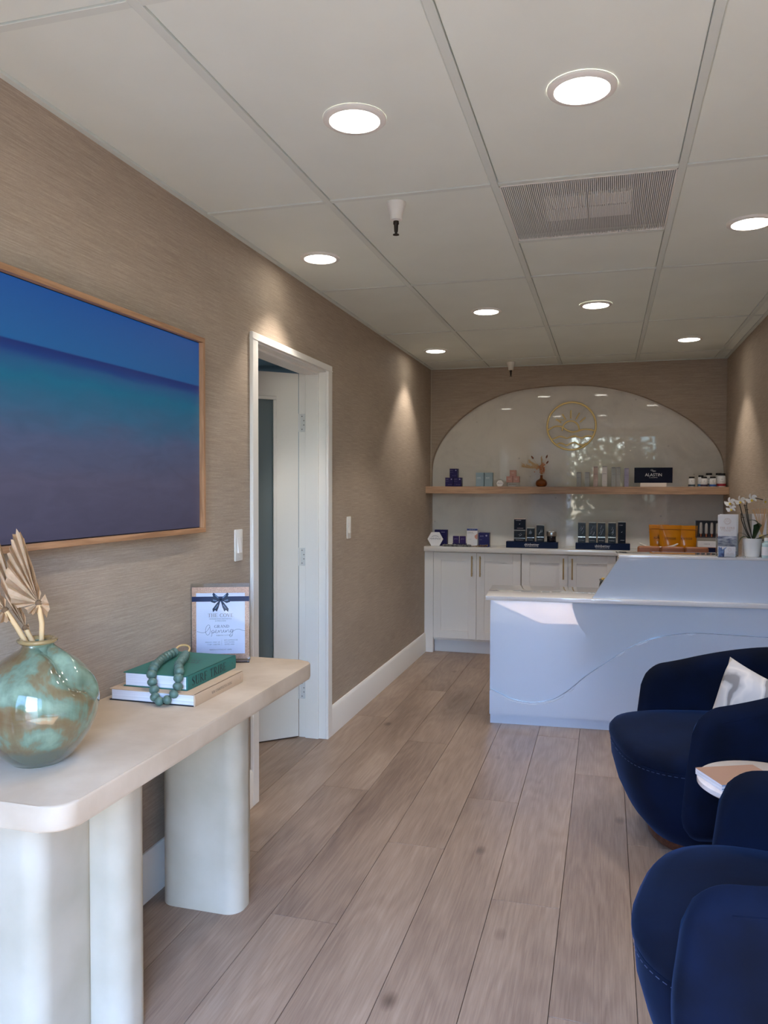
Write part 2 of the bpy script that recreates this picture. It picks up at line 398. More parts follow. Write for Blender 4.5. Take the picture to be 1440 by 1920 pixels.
def ribbon(bm, pts):
    P = [Vector((p[0], p[1], 0)) for p in pts]; prev = None
    for i, p in enumerate(P):
        d = P[min(i+1, len(P)-1)] - P[max(i-1, 0)]
        if d.length < 1e-9: continue
        d.normalize(); n = Vector((-d.y, d.x, 0))*pts[i][2]/2
        a = bm.verts.new(p+n); b = bm.verts.new(p-n)
        if prev: bm.faces.new((prev[0], prev[1], b, a))
        prev = (a, b)
def serif(body, h, m, parent, loc, rot=(PI/2, 0, 0), width=None, gap=0.06, name='lettering'):
    bm = bmesh.new(); x = 0
    for ch in body:
        w, st = G[ch]
        for s in st: ribbon(bm, [(px+x, py, pw) for px, py, pw in s[1]])
        x += w+gap
    x -= gap
    sx = (width/x) if width else h
    for v in bm.verts: v.co = Vector(((v.co.x-x/2)*sx, (v.co.y-0.5)*h, 0))
    me = bpy.data.meshes.new(name); bm.to_mesh(me); bm.free(); me.materials.append(m)
    o = bpy.data.objects.new(name, me); COL.objects.link(o); o.parent = parent; o.location = loc; o.rotation_euler = rot
    return o
def catmull(pts, n=6):
    o = []; P = [Vector(p) for p in pts]
    for i in range(len(P)-1):
        p0 = P[max(i-1, 0)]; p1 = P[i]; p2 = P[i+1]; p3 = P[min(i+2, len(P)-1)]
        for k in range(n):
            t = k/n
            o.append(0.5*((2*p1)+(-p0+p2)*t+(2*p0-5*p1+4*p2-p3)*t*t+(-p0+3*p1-3*p2+p3)*t**3))
    o.append(P[-1]); return o

# ------------------------------------------------------------------ the room
# floor with individual planks (0.2285 wide, 1.85 long)
fl = struct('floor', B(-2.6, 2.7, YF, 6.95, -0.06, -0.0125), mat('subfloor', (60, 46, 38), rough=0.9))
joints = {0: 2.737, 1: 3.445, 2: 2.347, 3: 2.96, 4: 3.49, 5: 2.64, 6: 2.085, 7: 3.2, 8: 2.5, 9: 3.0, 10: 2.2, -1: 3.1, -2: 2.3}
for c in range(-6, 11):
    x0 = -0.0105+0.2285*c; x1 = x0+0.2285
    x1 = min(x1, 2.45)
    if x1-x0 < 0.02: continue
    j = joints.get(c, 2.0+0.37*((c*5) % 5))
    y = j-1.85*3
    ylo, yhi = (YF, 6.85) if c >= 0 else (3.0, 6.2)
    while y < yhi:
        a, b_ = max(y, ylo), min(y+1.85, yhi)
        if b_-a > 0.02:
            bm = bmesh.new(); box(bm, -(x1-x0)/2+0.0009, (x1-x0)/2-0.0009, -(b_-a)/2+0.0009, (b_-a)/2-0.0009, -0.012, 0.0, bev=0.0007)
            obj('plank', bm, OAKF, fl, loc=((x0+x1)/2, (a+b_)/2, 0.0))
        y += 1.85

# walls
WT = 0.16
bm = bmesh.new()
box(bm, -WT, 0, YF, 3.155, 0, H); box(bm, -WT, 0, 4.112, 6.95, 0, H); box(bm, -WT, 0, 3.155, 4.112, 2.055, H)
struct('wall_left', bm, GRASS)
struct('wall_right', B(W, W+0.12, YF, 6.95, 0, H+0.02), GRASS)
# back wall with arched opening
arch = [(0.006, 0.0), (0.006, 1.56), (0.018, 1.655), (0.055, 1.755), (0.112, 1.85), (0.196, 1.950), (0.305, 2.045), (0.425, 2.125), (0.545, 2.182), (0.66, 2.222), (0.80, 2.250), (0.96, 2.266), (1.12, 2.272),
        (1.28, 2.268), (1.42, 2.255), (1.58, 2.222), (1.76, 2.165), (1.95, 2.076), (2.10, 1.985), (2.215, 1.895), (2.31, 1.79), (2.365, 1.70), (2.392, 1.62), (2.401, 1.54), (2.403, 0.0)]
A = [Vector((p.x, p.y)) for p in catmull([(x, z, 0) for x, z in arch[1:-1]], 5)]
A = [Vector(arch[0])]+A+[Vector(arch[-1])]
bm = bmesh.new()
nA = len(A); norm = []
for i in range(nA):
    d = (A[min(i+1, nA-1)]-A[max(i-1, 0)]).normalized(); norm.append(Vector((-d.y, d.x)))   # outward
rows = [(0.0, 0.068), (0.0, 0.010), (0.003, 0.003), (0.010, 0.0)]
V = []
for off, dy in rows:
    V.append([bm.verts.new((min(max(A[i].x+norm[i].x*off, 0.0), W), YB+dy, A[i].y+max(norm[i].y, 0)*off)) for i in range(nA)])
top = [bm.verts.new((min(max(V[-1][i].co.x, 0.0), W) if 1 < i < nA-2 else (0.0 if i <= 1 else W), YB, H+0.01 if 0 < i < nA-1 else 0.0)) for i in range(nA)]
for a, b_ in zip(V, V[1:]):
    for i in range(nA-1): bm.faces.new((a[i], a[i+1], b_[i+1], b_[i]))
for i in range(nA-1): bm.faces.new((V[-1][i], V[-1][i+1], top[i+1], top[i]))
bmesh.ops.remove_doubles(bm, verts=bm.verts, dist=1e-5)
wb = struct('wall_back', bm, GRASS, smooth=40)
obj('wall_core', B(-0.16, W+0.12, 6.86, 6.98, 0, H+0.02), GRASS, wb)
obj('marble_panel', B(0.0, W, 6.832, 6.858, 0.90, 2.30), MARBLE, wb)
# corner trims where the paper meets
struct('trim_2', B(0.0, 0.006, YB-0.006, YB, 1.42, H-0.004), mat('paper_seam', (190, 178, 160), rough=0.6))
# shop front wall
bm = bmesh.new()
box(bm, -0.16, 0.17, YF-0.14, YF, 0, H+0.02); box(bm, 2.34, W+0.12, YF-0.14, YF, 0, H+0.02); box(bm, 0.17, 2.34, YF-0.14, YF, 2.36, H+0.02)
struct('wall_front', bm, GRASS)
FRM = mat('shopfront_frame', (206, 206, 204), rough=0.4, metal=0.4)
w1 = sempty('window_1', (0, YF-0.09, 0))
bm = bmesh.new()
box(bm, 0.17, 0.21, 0, 0.06, 0, 2.36); box(bm, 0.77, 0.82, 0, 0.06, 0, 2.36); box(bm, 0.21, 0.77, 0, 0.06, 2.30, 2.36); box(bm, 0.21, 0.77, 0, 0.06, 0, 0.10)
box(bm, 0.82, 1.78, 0, 0.06, 2.30, 2.36); box(bm, 1.78, 1.84, 0, 0.06, 0, 2.36); box(bm, 2.29, 2.34, 0, 0.06, 0, 2.36); box(bm, 1.84, 2.29, 0, 0.06, 2.30, 2.36); box(bm, 1.84, 2.29, 0, 0.06, 0, 0.10)
obj('window_frame', bm, FRM, w1)
TINTED = thin_clear('window_glass', (0.40, 0.46, 0.50), 0.12)  # grey tint added to cut daylight on the near table leg and chair
obj('pane', B(0.21, 0.77, 0.026, 0.032, 0.10, 2.30), TINTED, w1)
obj('pane', B(1.84, 2.29, 0.026, 0.032, 0.10, 2.30), TINTED, w1)
# baseboards
def baseboard(name, y0, y1, x=0.0, s=1):
    poly = [(0, 0), (0.015, 0), (0.015, 0.148), (0.010, 0.158), (0.007, 0.165), (0, 0.165)]
    bm = bmesh.new()
    prism(bm, [(s*a, b_) for a, b_ in poly], -y1, -y0, xf=Matrix.Translation((x, 0, 0)) @ XZ)
    return struct(name, bm, WHITE, smooth=30)
baseboard('baseboard_left', YF, 3.126); baseboard('baseboard_left', 4.152, 6.60)
baseboard('baseboard_right', YF, 4.55, W, -1)

# ceiling with tee bars and tiles
ce = struct('ceiling', B(-0.16, W+0.12, YF-0.14, 6.98, H+0.03, H+0.06), TBAR)
xg = [-0.10, 0.5034, 1.1134, 1.7206, 2.3229]
yg = [-0.93, 0.29, 1.5126, 2.7355, 3.9568, 5.1771, 6.390]
bw = 0.012
for x in xg[1:]: obj('tee_bar', B(x-bw, x+bw, YF, YB, H, H+0.012, bev=0.001), TBAR, ce)
for y in yg[1:]:
    for xa, xb in zip([0.0]+xg[1:], xg[1:]+[W]):
        a = xa+(bw if xa > 0 else 0); b_ = xb-(bw if xb < W else 0)
        obj('cross_bar', B(a, b_, y-bw, y+bw, H+0.0005, H+0.012, bev=0.001), TBAR, ce)
obj('cross_bar', B(1.1254, 1.7086, 3.375, 3.399, H+0.0005, H+0.012, bev=0.001), TBAR, ce)
bm = bmesh.new(); box(bm, 0, 0.020, YF, YB, H-0.002, H+0.014); box(bm, W-0.020, W, YF, YB, H-0.002, H+0.014); box(bm, 0.02, W-0.02, YB-0.020, YB, H-0.002, H+0.014)
obj('wall_angle', bm, TBAR, ce)
for xa, xb in zip([0.0]+xg[1:], xg[1:]+[W]):
    for ya, yb in zip(yg, yg[1:]+[6.777+bw]):
        y0 = max(ya, YF); g = 0.0135
        if abs(xa-1.1134) < 1e-3 and abs(ya-2.7355) < 1e-3: y0 = 3.387
        x0 = xa+(g if xa > 0 else 0.021); x1 = xb-(g if xb < W else 0.021)
        ly = yb-g; 
        obj('ceiling_tile', B(-(x1-x0)/2, (x1-x0)/2, -(ly-y0-g)/2, (ly-y0-g)/2, 0, 0.014, bev=0.0025), CEIL, ce, loc=((x0+x1)/2, (y0+g+ly)/2, H+0.0035+random.uniform(0, 0.0015)))

# ------------------------------------------------------------------ door and its casing
tr = sempty('trim_1')
def casing(y0, y1, z0, z1):
    bm = bmesh.new(); box(bm, 0.0, 0.017, y0, y1, z0, z1, bev=0.003); return bm
obj('casing', casing(3.126, 3.184, 0, 2.050), WHITE, tr)
obj('casing', casing(4.086, 4.151, 0, 2.050), WHITE, tr)
obj('head_casing', casing(3.126, 4.151, 2.050, 2.080), WHITE, tr)
bm = bmesh.new(); box(bm, 0.0, 0.0195, 3.1262, 4.1508, 2.046, 2.054, bev=0.0015); 
obj('casing_bead', bm, WHITE, tr)
bm = bmesh.new(); box(bm, -WT, 0, 3.156, 3.176, 0, 2.054); obj('door_jamb', bm, WHITE, tr)
bm = bmesh.new(); box(bm, -WT, 0, 4.092, 4.111, 0, 2.054); obj('door_jamb', bm, WHITE, tr)
obj('door_head', B(-WT, 0, 3.176, 4.092, 2.040, 2.054), WHITE, tr)
bm = bmesh.new(); box(bm, -0.118, -0.040, 3.176, 3.188, 0, 2.028, bev=0.001); box(bm, -0.118, -0.040, 4.080, 4.092, 0, 2.028, bev=0.001); box(bm, -0.118, -0.040, 3.176, 4.092, 2.028, 2.040, bev=0.001)
obj('door_stop', bm, WHITE, tr)
# door leaf local frame: x along leaf from the hinge edge, y thickness
ang = math.atan2(-0.6804511, -0.73279349)
dr = sempty('door_1', (-0.158, 4.079, 0.008), ang)
LW, LT, LH = 0.90, 0.042, 2.028
def leaf_ring(bm, y0, y1, gx0, gx1, gz0, gz1):
    box(bm, 0, gx0, y0, y1, 0, LH); box(bm, gx1, LW, y0, y1, 0, LH); box(bm, gx0, gx1, y0, y1, 0, gz0); box(bm, gx0, gx1, y0, y1, gz1, LH)
bm = bmesh.new(); leaf_ring(bm, -LT, 0.0, 0.135, 0.765, 0.285, 1.890); 
bmesh.ops.remove_doubles(bm, verts=bm.verts, dist=1e-5)
obj('door_leaf', bm, DOORW, dr)
bm = bmesh.new()
for s in (0.0, -LT):
    y0, y1 = (s-0.002, s+0.008) if s == 0 else (s-0.008, s+0.002)
    for (a, b_, c, d) in ((0.128, 0.765+0.007, 0.278, 0.298), (0.128, 0.772, 1.877, 1.897), (0.128, 0.148, 0.298, 1.877), (0.752, 0.772, 0.298, 1.877)):
        box(bm, a, b_, y0, y1, c, d, bev=0.003)
obj('glazing_bead', bm, DOORW, dr)
obj('glass_pane', B(0.136, 0.764, -0.026, -0.018, 0.286, 1.889), FROST, dr)
lh = thing('lever', '', '')
lh.parent = dr; lh.location = (LW-0.06, 0.0, 0.98); del lh['label']; del lh['category']; lh.name = 'door_handle'
bm = bmesh.new(); lathe(bm, [(0.026, 0), (0.026, 0.008), (0.010, 0.010), (0.010, 0.045)], 16, axis=(0, 1, 0)); tube(bm, [(0, 0.045, 0), (-0.06, 0.045, 0), (-0.12, 0.042, 0)], 0.009, 10)
obj('lever', bm, STEEL, lh, smooth=40)
for z in (1.715, 0.968, 0.218):
    hg = obj('hinge', B(-0.152, -0.120, 4.0905, 4.0925, z, z+0.10, bev=0.0008), mat('hinge_metal', (212, 214, 212), rough=0.4), tr)
    bm = bmesh.new()
    for dx, dz in ((-0.141, 0.086), (-0.130, 0.062), (-0.130, 0.038), (-0.141, 0.014)):
        lathe(bm, [(0.0032, 0), (0.0, 0.0012)], 10, c=(dx, 4.0905, z+dz), axis=(0, -1, 0))
    obj('hinge_screw', bm, mat('screw_dark', (110, 110, 108), rough=0.4, metal=1.0), hg)
    bm = bmesh.new(); lathe(bm, [(0.005, 0), (0.005, 0.10)], 10, c=(-0.158, 4.083, z)); obj('hinge_barrel', bm, MATS['hinge_metal'], hg, smooth=40)
# room beyond the door
BW = mat('beyond_wall', (128, 148, 160), rough=0.8)
bm = bmesh.new(); box(bm, -2.6, -2.5, 2.6, 6.3, 0, H); box(bm, -2.5, -WT, 6.2, 6.3, 0, H); box(bm, -2.5, -WT, 2.6, 2.7, 0, H)
struct('wall_beyond', bm, BW)
struct('ceiling_beyond', B(-2.6, -WT, 2.6, 6.3, H, H+0.05), BW)
struct('floor_beyond', B(-2.6, -1.4, 2.6, 6.3, -0.0125, 0.0), OAKF)

la = bpy.data.lights.new('beyond_fill', 'AREA'); la.energy = 14; la.size = 0.5; la.color = (0.92, 0.97, 1.0)  # unseen fill light and panel added to brighten the dark room beyond
lo = bpy.data.objects.new('beyond_fill', la); COL.objects.link(lo); lo.location = (-1.6, 5.2, H-0.02)
tag(obj('fill_panel', B(-1.85, -1.35, 4.95, 5.45, H-0.012, H-0.001), mat('fill_panel_glow', (240, 246, 250), emit=2.0)), 'unseen square fill panel added to light the room beyond the open door', 'ceiling light')
# ------------------------------------------------------------------ downlights
LENS_SP = []
def downlight(x, y, label):
    t = thing('ceiling_downlight', label, 'ceiling light', (x, y, H), group='round recessed downlights')
    bm = bmesh.new(); lathe(bm, [(0.070, -0.001), (0.072, -0.006), (0.085, -0.0055), (0.0895, -0.002), (0.090, 0.004)], 40, cap=False)
    obj('trim_ring', bm, PLASTIC, t, smooth=40)
    bm = bmesh.new(); lathe(bm, [(0.0, -0.0035), (0.0705, -0.0035), (0.0705, 0.002)], 40, cap=False)
    obj('lens', bm, LAMP, t, smooth=30)
    sd = bpy.data.lights.new('lamp_glow', 'SPOT'); sd.energy = SPOT_W; sd.spot_size = R(96); sd.spot_blend = 0.45; sd.shadow_soft_size = 0.05; sd.color = (1.0, 0.90, 0.80)
    so = bpy.data.objects.new('lamp_glow', sd); COL.objects.link(so); so.parent = t; so.location = (0, 0, -0.02)
downlight(0.797, 2.146, 'round white downlight, larger left one at the front of the ceiling')
downlight(1.422, 2.141, 'largest round downlight, in the ceiling tile in front of the air grille')
downlight(0.233, 3.377, 'downlight close to the left wall above the open door')
downlight(2.028, 3.378, 'downlight beside the right edge, right of the air grille')
downlight(0.803, 4.637, 'downlight left of the centre tee bar, in the middle row')
downlight(1.425, 4.639, 'downlight right of the centre tee bar, in the middle row')
downlight(2.035, 5.856, 'small far downlight near the right wall by the arch')
downlight(0.238, 5.856, 'small far downlight in the left corner near the arch')
def sprinkler(x, y, label):
    t = thing('fire_sprinkler', label, 'sprinkler', (x, y, H), group='ceiling sprinklers')
    bm = bmesh.new(); lathe(bm, [(0.036, 0.003), (0.036, -0.004), (0.024, -0.040), (0.0235, -0.044), (0.022, -0.060), (0.012, -0.064)], 28)
    obj('escutcheon', bm, PLASTIC, t, smooth=35)
    bm = bmesh.new(); lathe(bm, [(0.010, -0.062), (0.011, -0.074), (0.008, -0.078), (0.007, -0.100), (0.004, -0.108), (0.003, -0.112)], 14)
    obj('nozzle', bm, mat('dark_bronze', (52, 46, 40), rough=0.45, metal=0.7), t, smooth=40)
    bm = bmesh.new(); lathe(bm, [(0.0, -0.1115), (0.011, -0.1115), (0.012, -0.114), (0.0, -0.1145)], 14, cap=False)
    obj('deflector', bm, MATS['dark_bronze'], t)
sprinkler(0.742, 2.808, 'white cone sprinkler with dark head, left of the air grille')
sprinkler(0.723, 6.555, 'small far sprinkler in front of the arch')

# return air grille
t = thing('air_grille', 'grey louvred square air grille set in the ceiling grid', 'vent', (1.417, 3.055, H))
bm = bmesh.new(); gx = 0.2915; gy = 0.306
for i in range(88):
    x = -gx+0.004+i*(2*gx-0.008)/87
    box(bm, x-0.0018, x+0.0018, -gy+0.002, gy-0.002, 0.001, 0.006)
o = obj('louvre', bm, mat('grille_metal', (226, 228, 226), rough=0.5), t); o['kind'] = 'stuff'
bm = bmesh.new(); box(bm, -gx, gx, -gy, -gy+0.005, -0.001, 0.008); box(bm, -gx, gx, gy-0.005, gy, -0.001, 0.008); box(bm, -gx, -gx+0.004, -gy, gy, -0.001, 0.008); box(bm, gx-0.004, gx, -gy, gy, -0.001, 0.008)
obj('grille_frame', bm, PLASTIC, t)
bm = bmesh.new()
obj('plenum_back', B(-gx, gx, -gy, gy, 0.024, 0.029), mat('plenum', (176, 178, 178), rough=0.8), t)
bm = bmesh.new()
for (a, b_, c, d) in ((-0.16, -0.004, 0.006, 0.13), (0.004, 0.155, 0.006, 0.13), (-0.16, -0.004, -0.12, -0.006), (0.004, 0.155, -0.12, -0.006)):
    box(bm, a, b_, c, d, 0.010, 0.022, bev=0.002); 
obj('diffuser_cone', bm, mat('diffuser_white', (246, 246, 244), rough=0.5), t)

# ------------------------------------------------------------------ framed screen
t = thing('framed_television', 'wood-framed television on the left wall showing a blue sea and beach', 'television', (0.0, 2.03, 1.235))
y0, y1, hh = -0.62, 0.6175, 0.723
fx0, fx1, fw = 0.012, 0.050, 0.0145
bm = bmesh.new(); box(bm, fx0, fx1, y0, y1, hh-fw-0.003, hh, bev=0.001); obj('frame_rail', bm, OAK_FRAME_Y, t)
bm = bmesh.new(); box(bm, fx0, fx1, y0, y1, 0, fw+0.003, bev=0.001); obj('frame_rail', bm, OAK_FRAME_Y, t)
for a in (y0, y1-fw):
    bm = bmesh.new(); box(bm, fx0, fx1, a, a+fw, fw+0.003, hh-fw-0.003, bev=0.001); obj('frame_stile', bm, OAK_FRAME_Z, t)
obj('television_body', B(0.001, 0.030, y0+fw, y1-fw, fw+0.003, hh-fw-0.003), BLACK, t)
# sea picture
m = mat('sea_picture', (0, 0, 0), rough=0.35); N, L, b = nodes_of(m)
tc = N.new('ShaderNodeTexCoord'); sp = N.new('ShaderNodeSeparateXYZ'); L.new(tc.outputs['Object'], sp.inputs[0])
nz = N.new('ShaderNodeTexNoise'); nz.inputs['Scale'].default_value = 5; nz.inputs['Detail'].default_value = 6
mpp = N.new('ShaderNodeMapping'); mpp.inputs['Scale'].default_value = (1, 1, 3); L.new(tc.outputs['Object'], mpp.inputs[0]); L.new(mpp.outputs[0], nz.inputs['Vector'])
# shore tilt below the horizon
def mth(op, a, b_=None, c=None):
    k = N.new('ShaderNodeMath'); k.operation = op
    for i, v in enumerate((a, b_, c)):
        if v is None: continue
        if isinstance(v, (int, float)): k.inputs[i].default_value = v
        else: L.new(v, k.inputs[i])
    return k.outputs[0]
zc = sp.outputs['Z']; yc_ = sp.outputs['Y']
below = mth('MAXIMUM', mth('SUBTRACT', 0.535, zc), 0.0)
wob = mth('MULTIPLY', mth('SUBTRACT', nz.outputs[0], 0.5), mth('MINIMUM', mth('MULTIPLY', below, 0.9), 0.10))
zz = mth('ADD', zc, wob)
f = mth('DIVIDE', zz, 0.723)
rp = ramp(N, [(0.0, lin((66, 64, 88))), (0.25, lin((80, 79, 104))), (0.42, lin((72, 84, 116))), (0.53, lin((44, 92, 126))), (0.64, lin((0, 96, 130))), (0.69, lin((20, 82, 128))), (0.72, lin((0, 52, 118))), (0.749, lin((0, 34, 104))), (0.755, lin((14, 88, 148))), (1.0, lin((0, 72, 146)))])
L.new(f, rp.inputs[0])
# ripples on the sand
n2 = N.new('ShaderNodeTexNoise'); n2.inputs['Scale'].default_value = 16; n2.inputs['Detail'].default_value = 3; n2.inputs['Distortion'].default_value = 1.2
mp2 = N.new('ShaderNodeMapping'); mp2.inputs['Scale'].default_value = (1, 0.45, 1.6); mp2.inputs['Rotation'].default_value = (0.35, 0, 0); L.new(tc.outputs['Object'], mp2.inputs[0]); L.new(mp2.outputs[0], n2.inputs['Vector'])
rip = mth('MULTIPLY', mth('SUBTRACT', n2.outputs[0], 0.5), mth('MINIMUM', mth('MULTIPLY', below, 1.8), 0.45))
gain = mth('ADD', mth('ADD', 1.0, rip), mth('MULTIPLY', yc_, -0.25))
mxx = N.new('ShaderNodeVectorMath'); mxx.operation = 'SCALE'; L.new(rp.outputs[0], mxx.inputs[0]); L.new(gain, mxx.inputs['Scale'])
L.new(mxx.outputs[0], b.inputs['Emission Color']); b.inputs['Emission Strength'].default_value = 0.60; b.inputs['Base Color'].default_value = (0.01, 0.01, 0.012, 1)
obj('screen', B(0.031, 0.034, y0+fw+0.004, y1-fw-0.004, fw+0.006, hh-fw-0.006), m, t)

# light switches
def switch(y, z, label):
    t = thing('light_switch', label, 'switch', (0, y, z), group='wall switches')
    bm = bmesh.new(); prism(bm, rrect(-0.035, 0.035, -0.0665, 0.0665, 0.005, 3), 0, 0.006, xf=Matrix(((0, 0, 1, 0), (1, 0, 0, 0), (0, 1, 0, 0), (0, 0, 0, 1))), bev=0.002)
    obj('wall_plate', bm, PLASTIC, t, smooth=40)
    bm = bmesh.new(); vs = box(bm, 0.0055, 0.0095, -0.0165, 0.0165, -0.033, 0.033, bev=0.001)
    for v in bm.verts:
        if v.co.x > 0.008: v.co.x += 0.004*(-v.co.z/0.033)
    obj('rocker', bm, mat('switch_rocker', (246, 244, 240), rough=0.25), t)
    for s in (-1, 1):
        bm = bmesh.new(); lathe(bm, [(0.0028, 0), (0.002, 0.0015), (0, 0.0016)], 8, c=(0.006, 0, s*0.048), axis=(1, 0, 0))
        obj('screw', bm, MATS['white_plastic'], t)
switch(3.012, 1.160, 'white light switch between the television and the door casing')
switch(4.484, 1.165, 'white light switch on the wall beyond the door')

# ------------------------------------------------------------------ console table
t = thing('console_table', 'long cream plaster console table with rounded edges on slab legs', 'table', (0.0, 2.045, 0.0))
bm = bmesh.new(); prism(bm, rrect(0.006, 0.442, -0.715, 0.715, 0.055, 8), 0.694, 0.750, bev=0.007, seg=3)
top_o = obj('table_top', bm, PLASTER, t, smooth=35)
for s in (-1, 1):
    lg = bmesh.new()
    # bar across the table
    prism(lg, rrect(0.060, 0.350, -0.0625, 0.0625, 0.050, 8), 0, 0.6945)
    o = obj('leg', lg, mat('limewash_leg', (194, 184, 166), rough=0.75, rgb2=(176, 166, 146), vscale=4, bump=0.3, bscale=18), t, loc=(0, s*0.315, 0), smooth=35)
    lg = bmesh.new(); prism(lg, rrect(0.030, 0.262, -0.11, 0.11, 0.050, 8), 0, 0.6945)
    obj('leg_wing', lg, MATS['limewash_leg'], o, loc=(0, s*0.145, 0), smooth=35)

# ------------------------------------------------------------------ ceramic vase
def glaze():
    m = mat('celadon_glaze', (120, 158, 146), rough=0.08, coat=1.0); N, L, b = nodes_of(m)
    tc = N.new('ShaderNodeTexCoord')
    def nz(sc, scale, det=5, dist=0.0, loc=(0, 0, 0)):
        mp = N.new('ShaderNodeMapping'); mp.inputs['Scale'].default_value = sc; mp.inputs['Location'].default_value = loc
        n = N.new('ShaderNodeTexNoise'); n.inputs['Scale'].default_value = scale; n.inputs['Detail'].default_value = det; n.inputs['Distortion'].default_value = dist
        L.new(tc.outputs['Object'], mp.inputs[0]); L.new(mp.outputs[0], n.inputs['Vector']); return n
    a = nz((1, 1, 1.3), 6.5, 6, 0.6, (0.35, 0.1, 0.2)); d = nz((1, 1, 0.12), 60, 4)
    r1 = ramp(N, [(0.34, lin((102, 80, 50))), (0.45, lin((112, 102, 74))), (0.50, lin((104, 122, 102))), (0.62, lin((130, 152, 128))), (0.8, lin((108, 130, 118)))])
    k = N.new('ShaderNodeMath'); k.operation = 'MULTIPLY_ADD'; L.new(d.outputs[0], k.inputs[0]); k.inputs[1].default_value = 0.22
    k2 = N.new('ShaderNodeMath'); k2.operation = 'SUBTRACT'; L.new(a.outputs[0], k2.inputs[0]); k2.inputs[1].default_value = 0.11
    L.new(k2.outputs[0], k.inputs[2]); L.new(k.outputs[0], r1.inputs[0])
    sp = N.new('ShaderNodeSeparateXYZ'); L.new(tc.outputs['Object'], sp.inputs[0])
    n3 = nz((1, 1, 0.5), 9, 3)
    h = N.new('ShaderNodeMath'); h.operation = 'MULTIPLY_ADD'; L.new(n3.outputs[0], h.inputs[0]); h.inputs[1].default_value = -0.06; L.new(sp.outputs['Z'], h.inputs[2])
    mr = N.new('ShaderNodeMapRange'); mr.inputs[1].default_value = 0.005; mr.inputs[2].default_value = 0.02; L.new(h.outputs[0], mr.inputs[0])
    mx = N.new('ShaderNodeMix'); mx.data_type = 'RGBA'; L.new(mr.outputs[0], mx.inputs[0]); mx.inputs[6].default_value = (*lin((92, 94, 78)), 1); L.new(r1.outputs[0], mx.inputs[7])
    L.new(mx.outputs[2], b.inputs['Base Color'])
    return m
GLZ = glaze()
t = thing('ceramic_vase', 'round glossy green and brown glazed vase with dented shoulder', 'vase', (0.196, 1.562, 0.750))
prof = [(0.0, 0.004), (0.052, 0.004), (0.060, 0.0), (0.064, 0.004), (0.080, 0.018), (0.100, 0.042), (0.118, 0.070), (0.131, 0.100), (0.1375, 0.130), (0.1375, 0.155), (0.131, 0.180), (0.119, 0.203), (0.101, 0.225), (0.078, 0.244), (0.055, 0.259), (0.040, 0.268), (0.034, 0.276), (0.036, 0.284)]
pp = catmull([(a, b_, 0) for a, b_ in prof[2:]], 4)
bm = bmesh.new(); vs = lathe(bm, [(0.0, 0.004), (0.05, 0.004)]+[(p.x, p.y) for p in pp]+[(0.028, 0.284), (0.028, 0.262), (0.05, 0.24), (0.0, 0.20)], 72, cap=False)
cdir = Vector((1.295, -1.57, 0)).normalized(); rdir = Vector((0.771, 0.636, 0))   # towards the viewer, to the viewer's right
furrow = catmull([(0.012, 0.022, 0.276), (0.045, 0.055, 0.250), (0.062, 0.085, 0.222), (0.082, 0.092, 0.196), (0.115, 0.062, 0.186)], 8)   # (right, toward, z)
furrow = [rdir*p.x + cdir*p.y + Vector((0, 0, p.z)) for p in furrow]
for v in vs:
    if v.co.z < 0.28 and v.co.z > 0.10:
        rr = math.hypot(v.co.x, v.co.y)
        if rr < 0.03: continue
        d = min((v.co-p).length for p in furrow)
        k = -0.016*math.exp(-(d/0.017)**2) + 0.0035*math.exp(-((d-0.036)/0.014)**2)
        n = Vector((v.co.x, v.co.y, 0)).normalized()*0.8+Vector((0, 0, 0.6))
        v.co += n*k
obj('vase_body', bm, GLZ, t, smooth=50)
bm = bmesh.new(); lathe(bm, [(0.034, 0.280), (0.042, 0.282), (0.046, 0.286), (0.046, 0.290), (0.041, 0.293), (0.034, 0.291), (0.029, 0.286), (0.028, 0.278)], 48, cap=False)
obj('vase_rim', bm, mat('amber_glaze', (148, 126, 84), rough=0.12, coat=1.0), t, smooth=50)

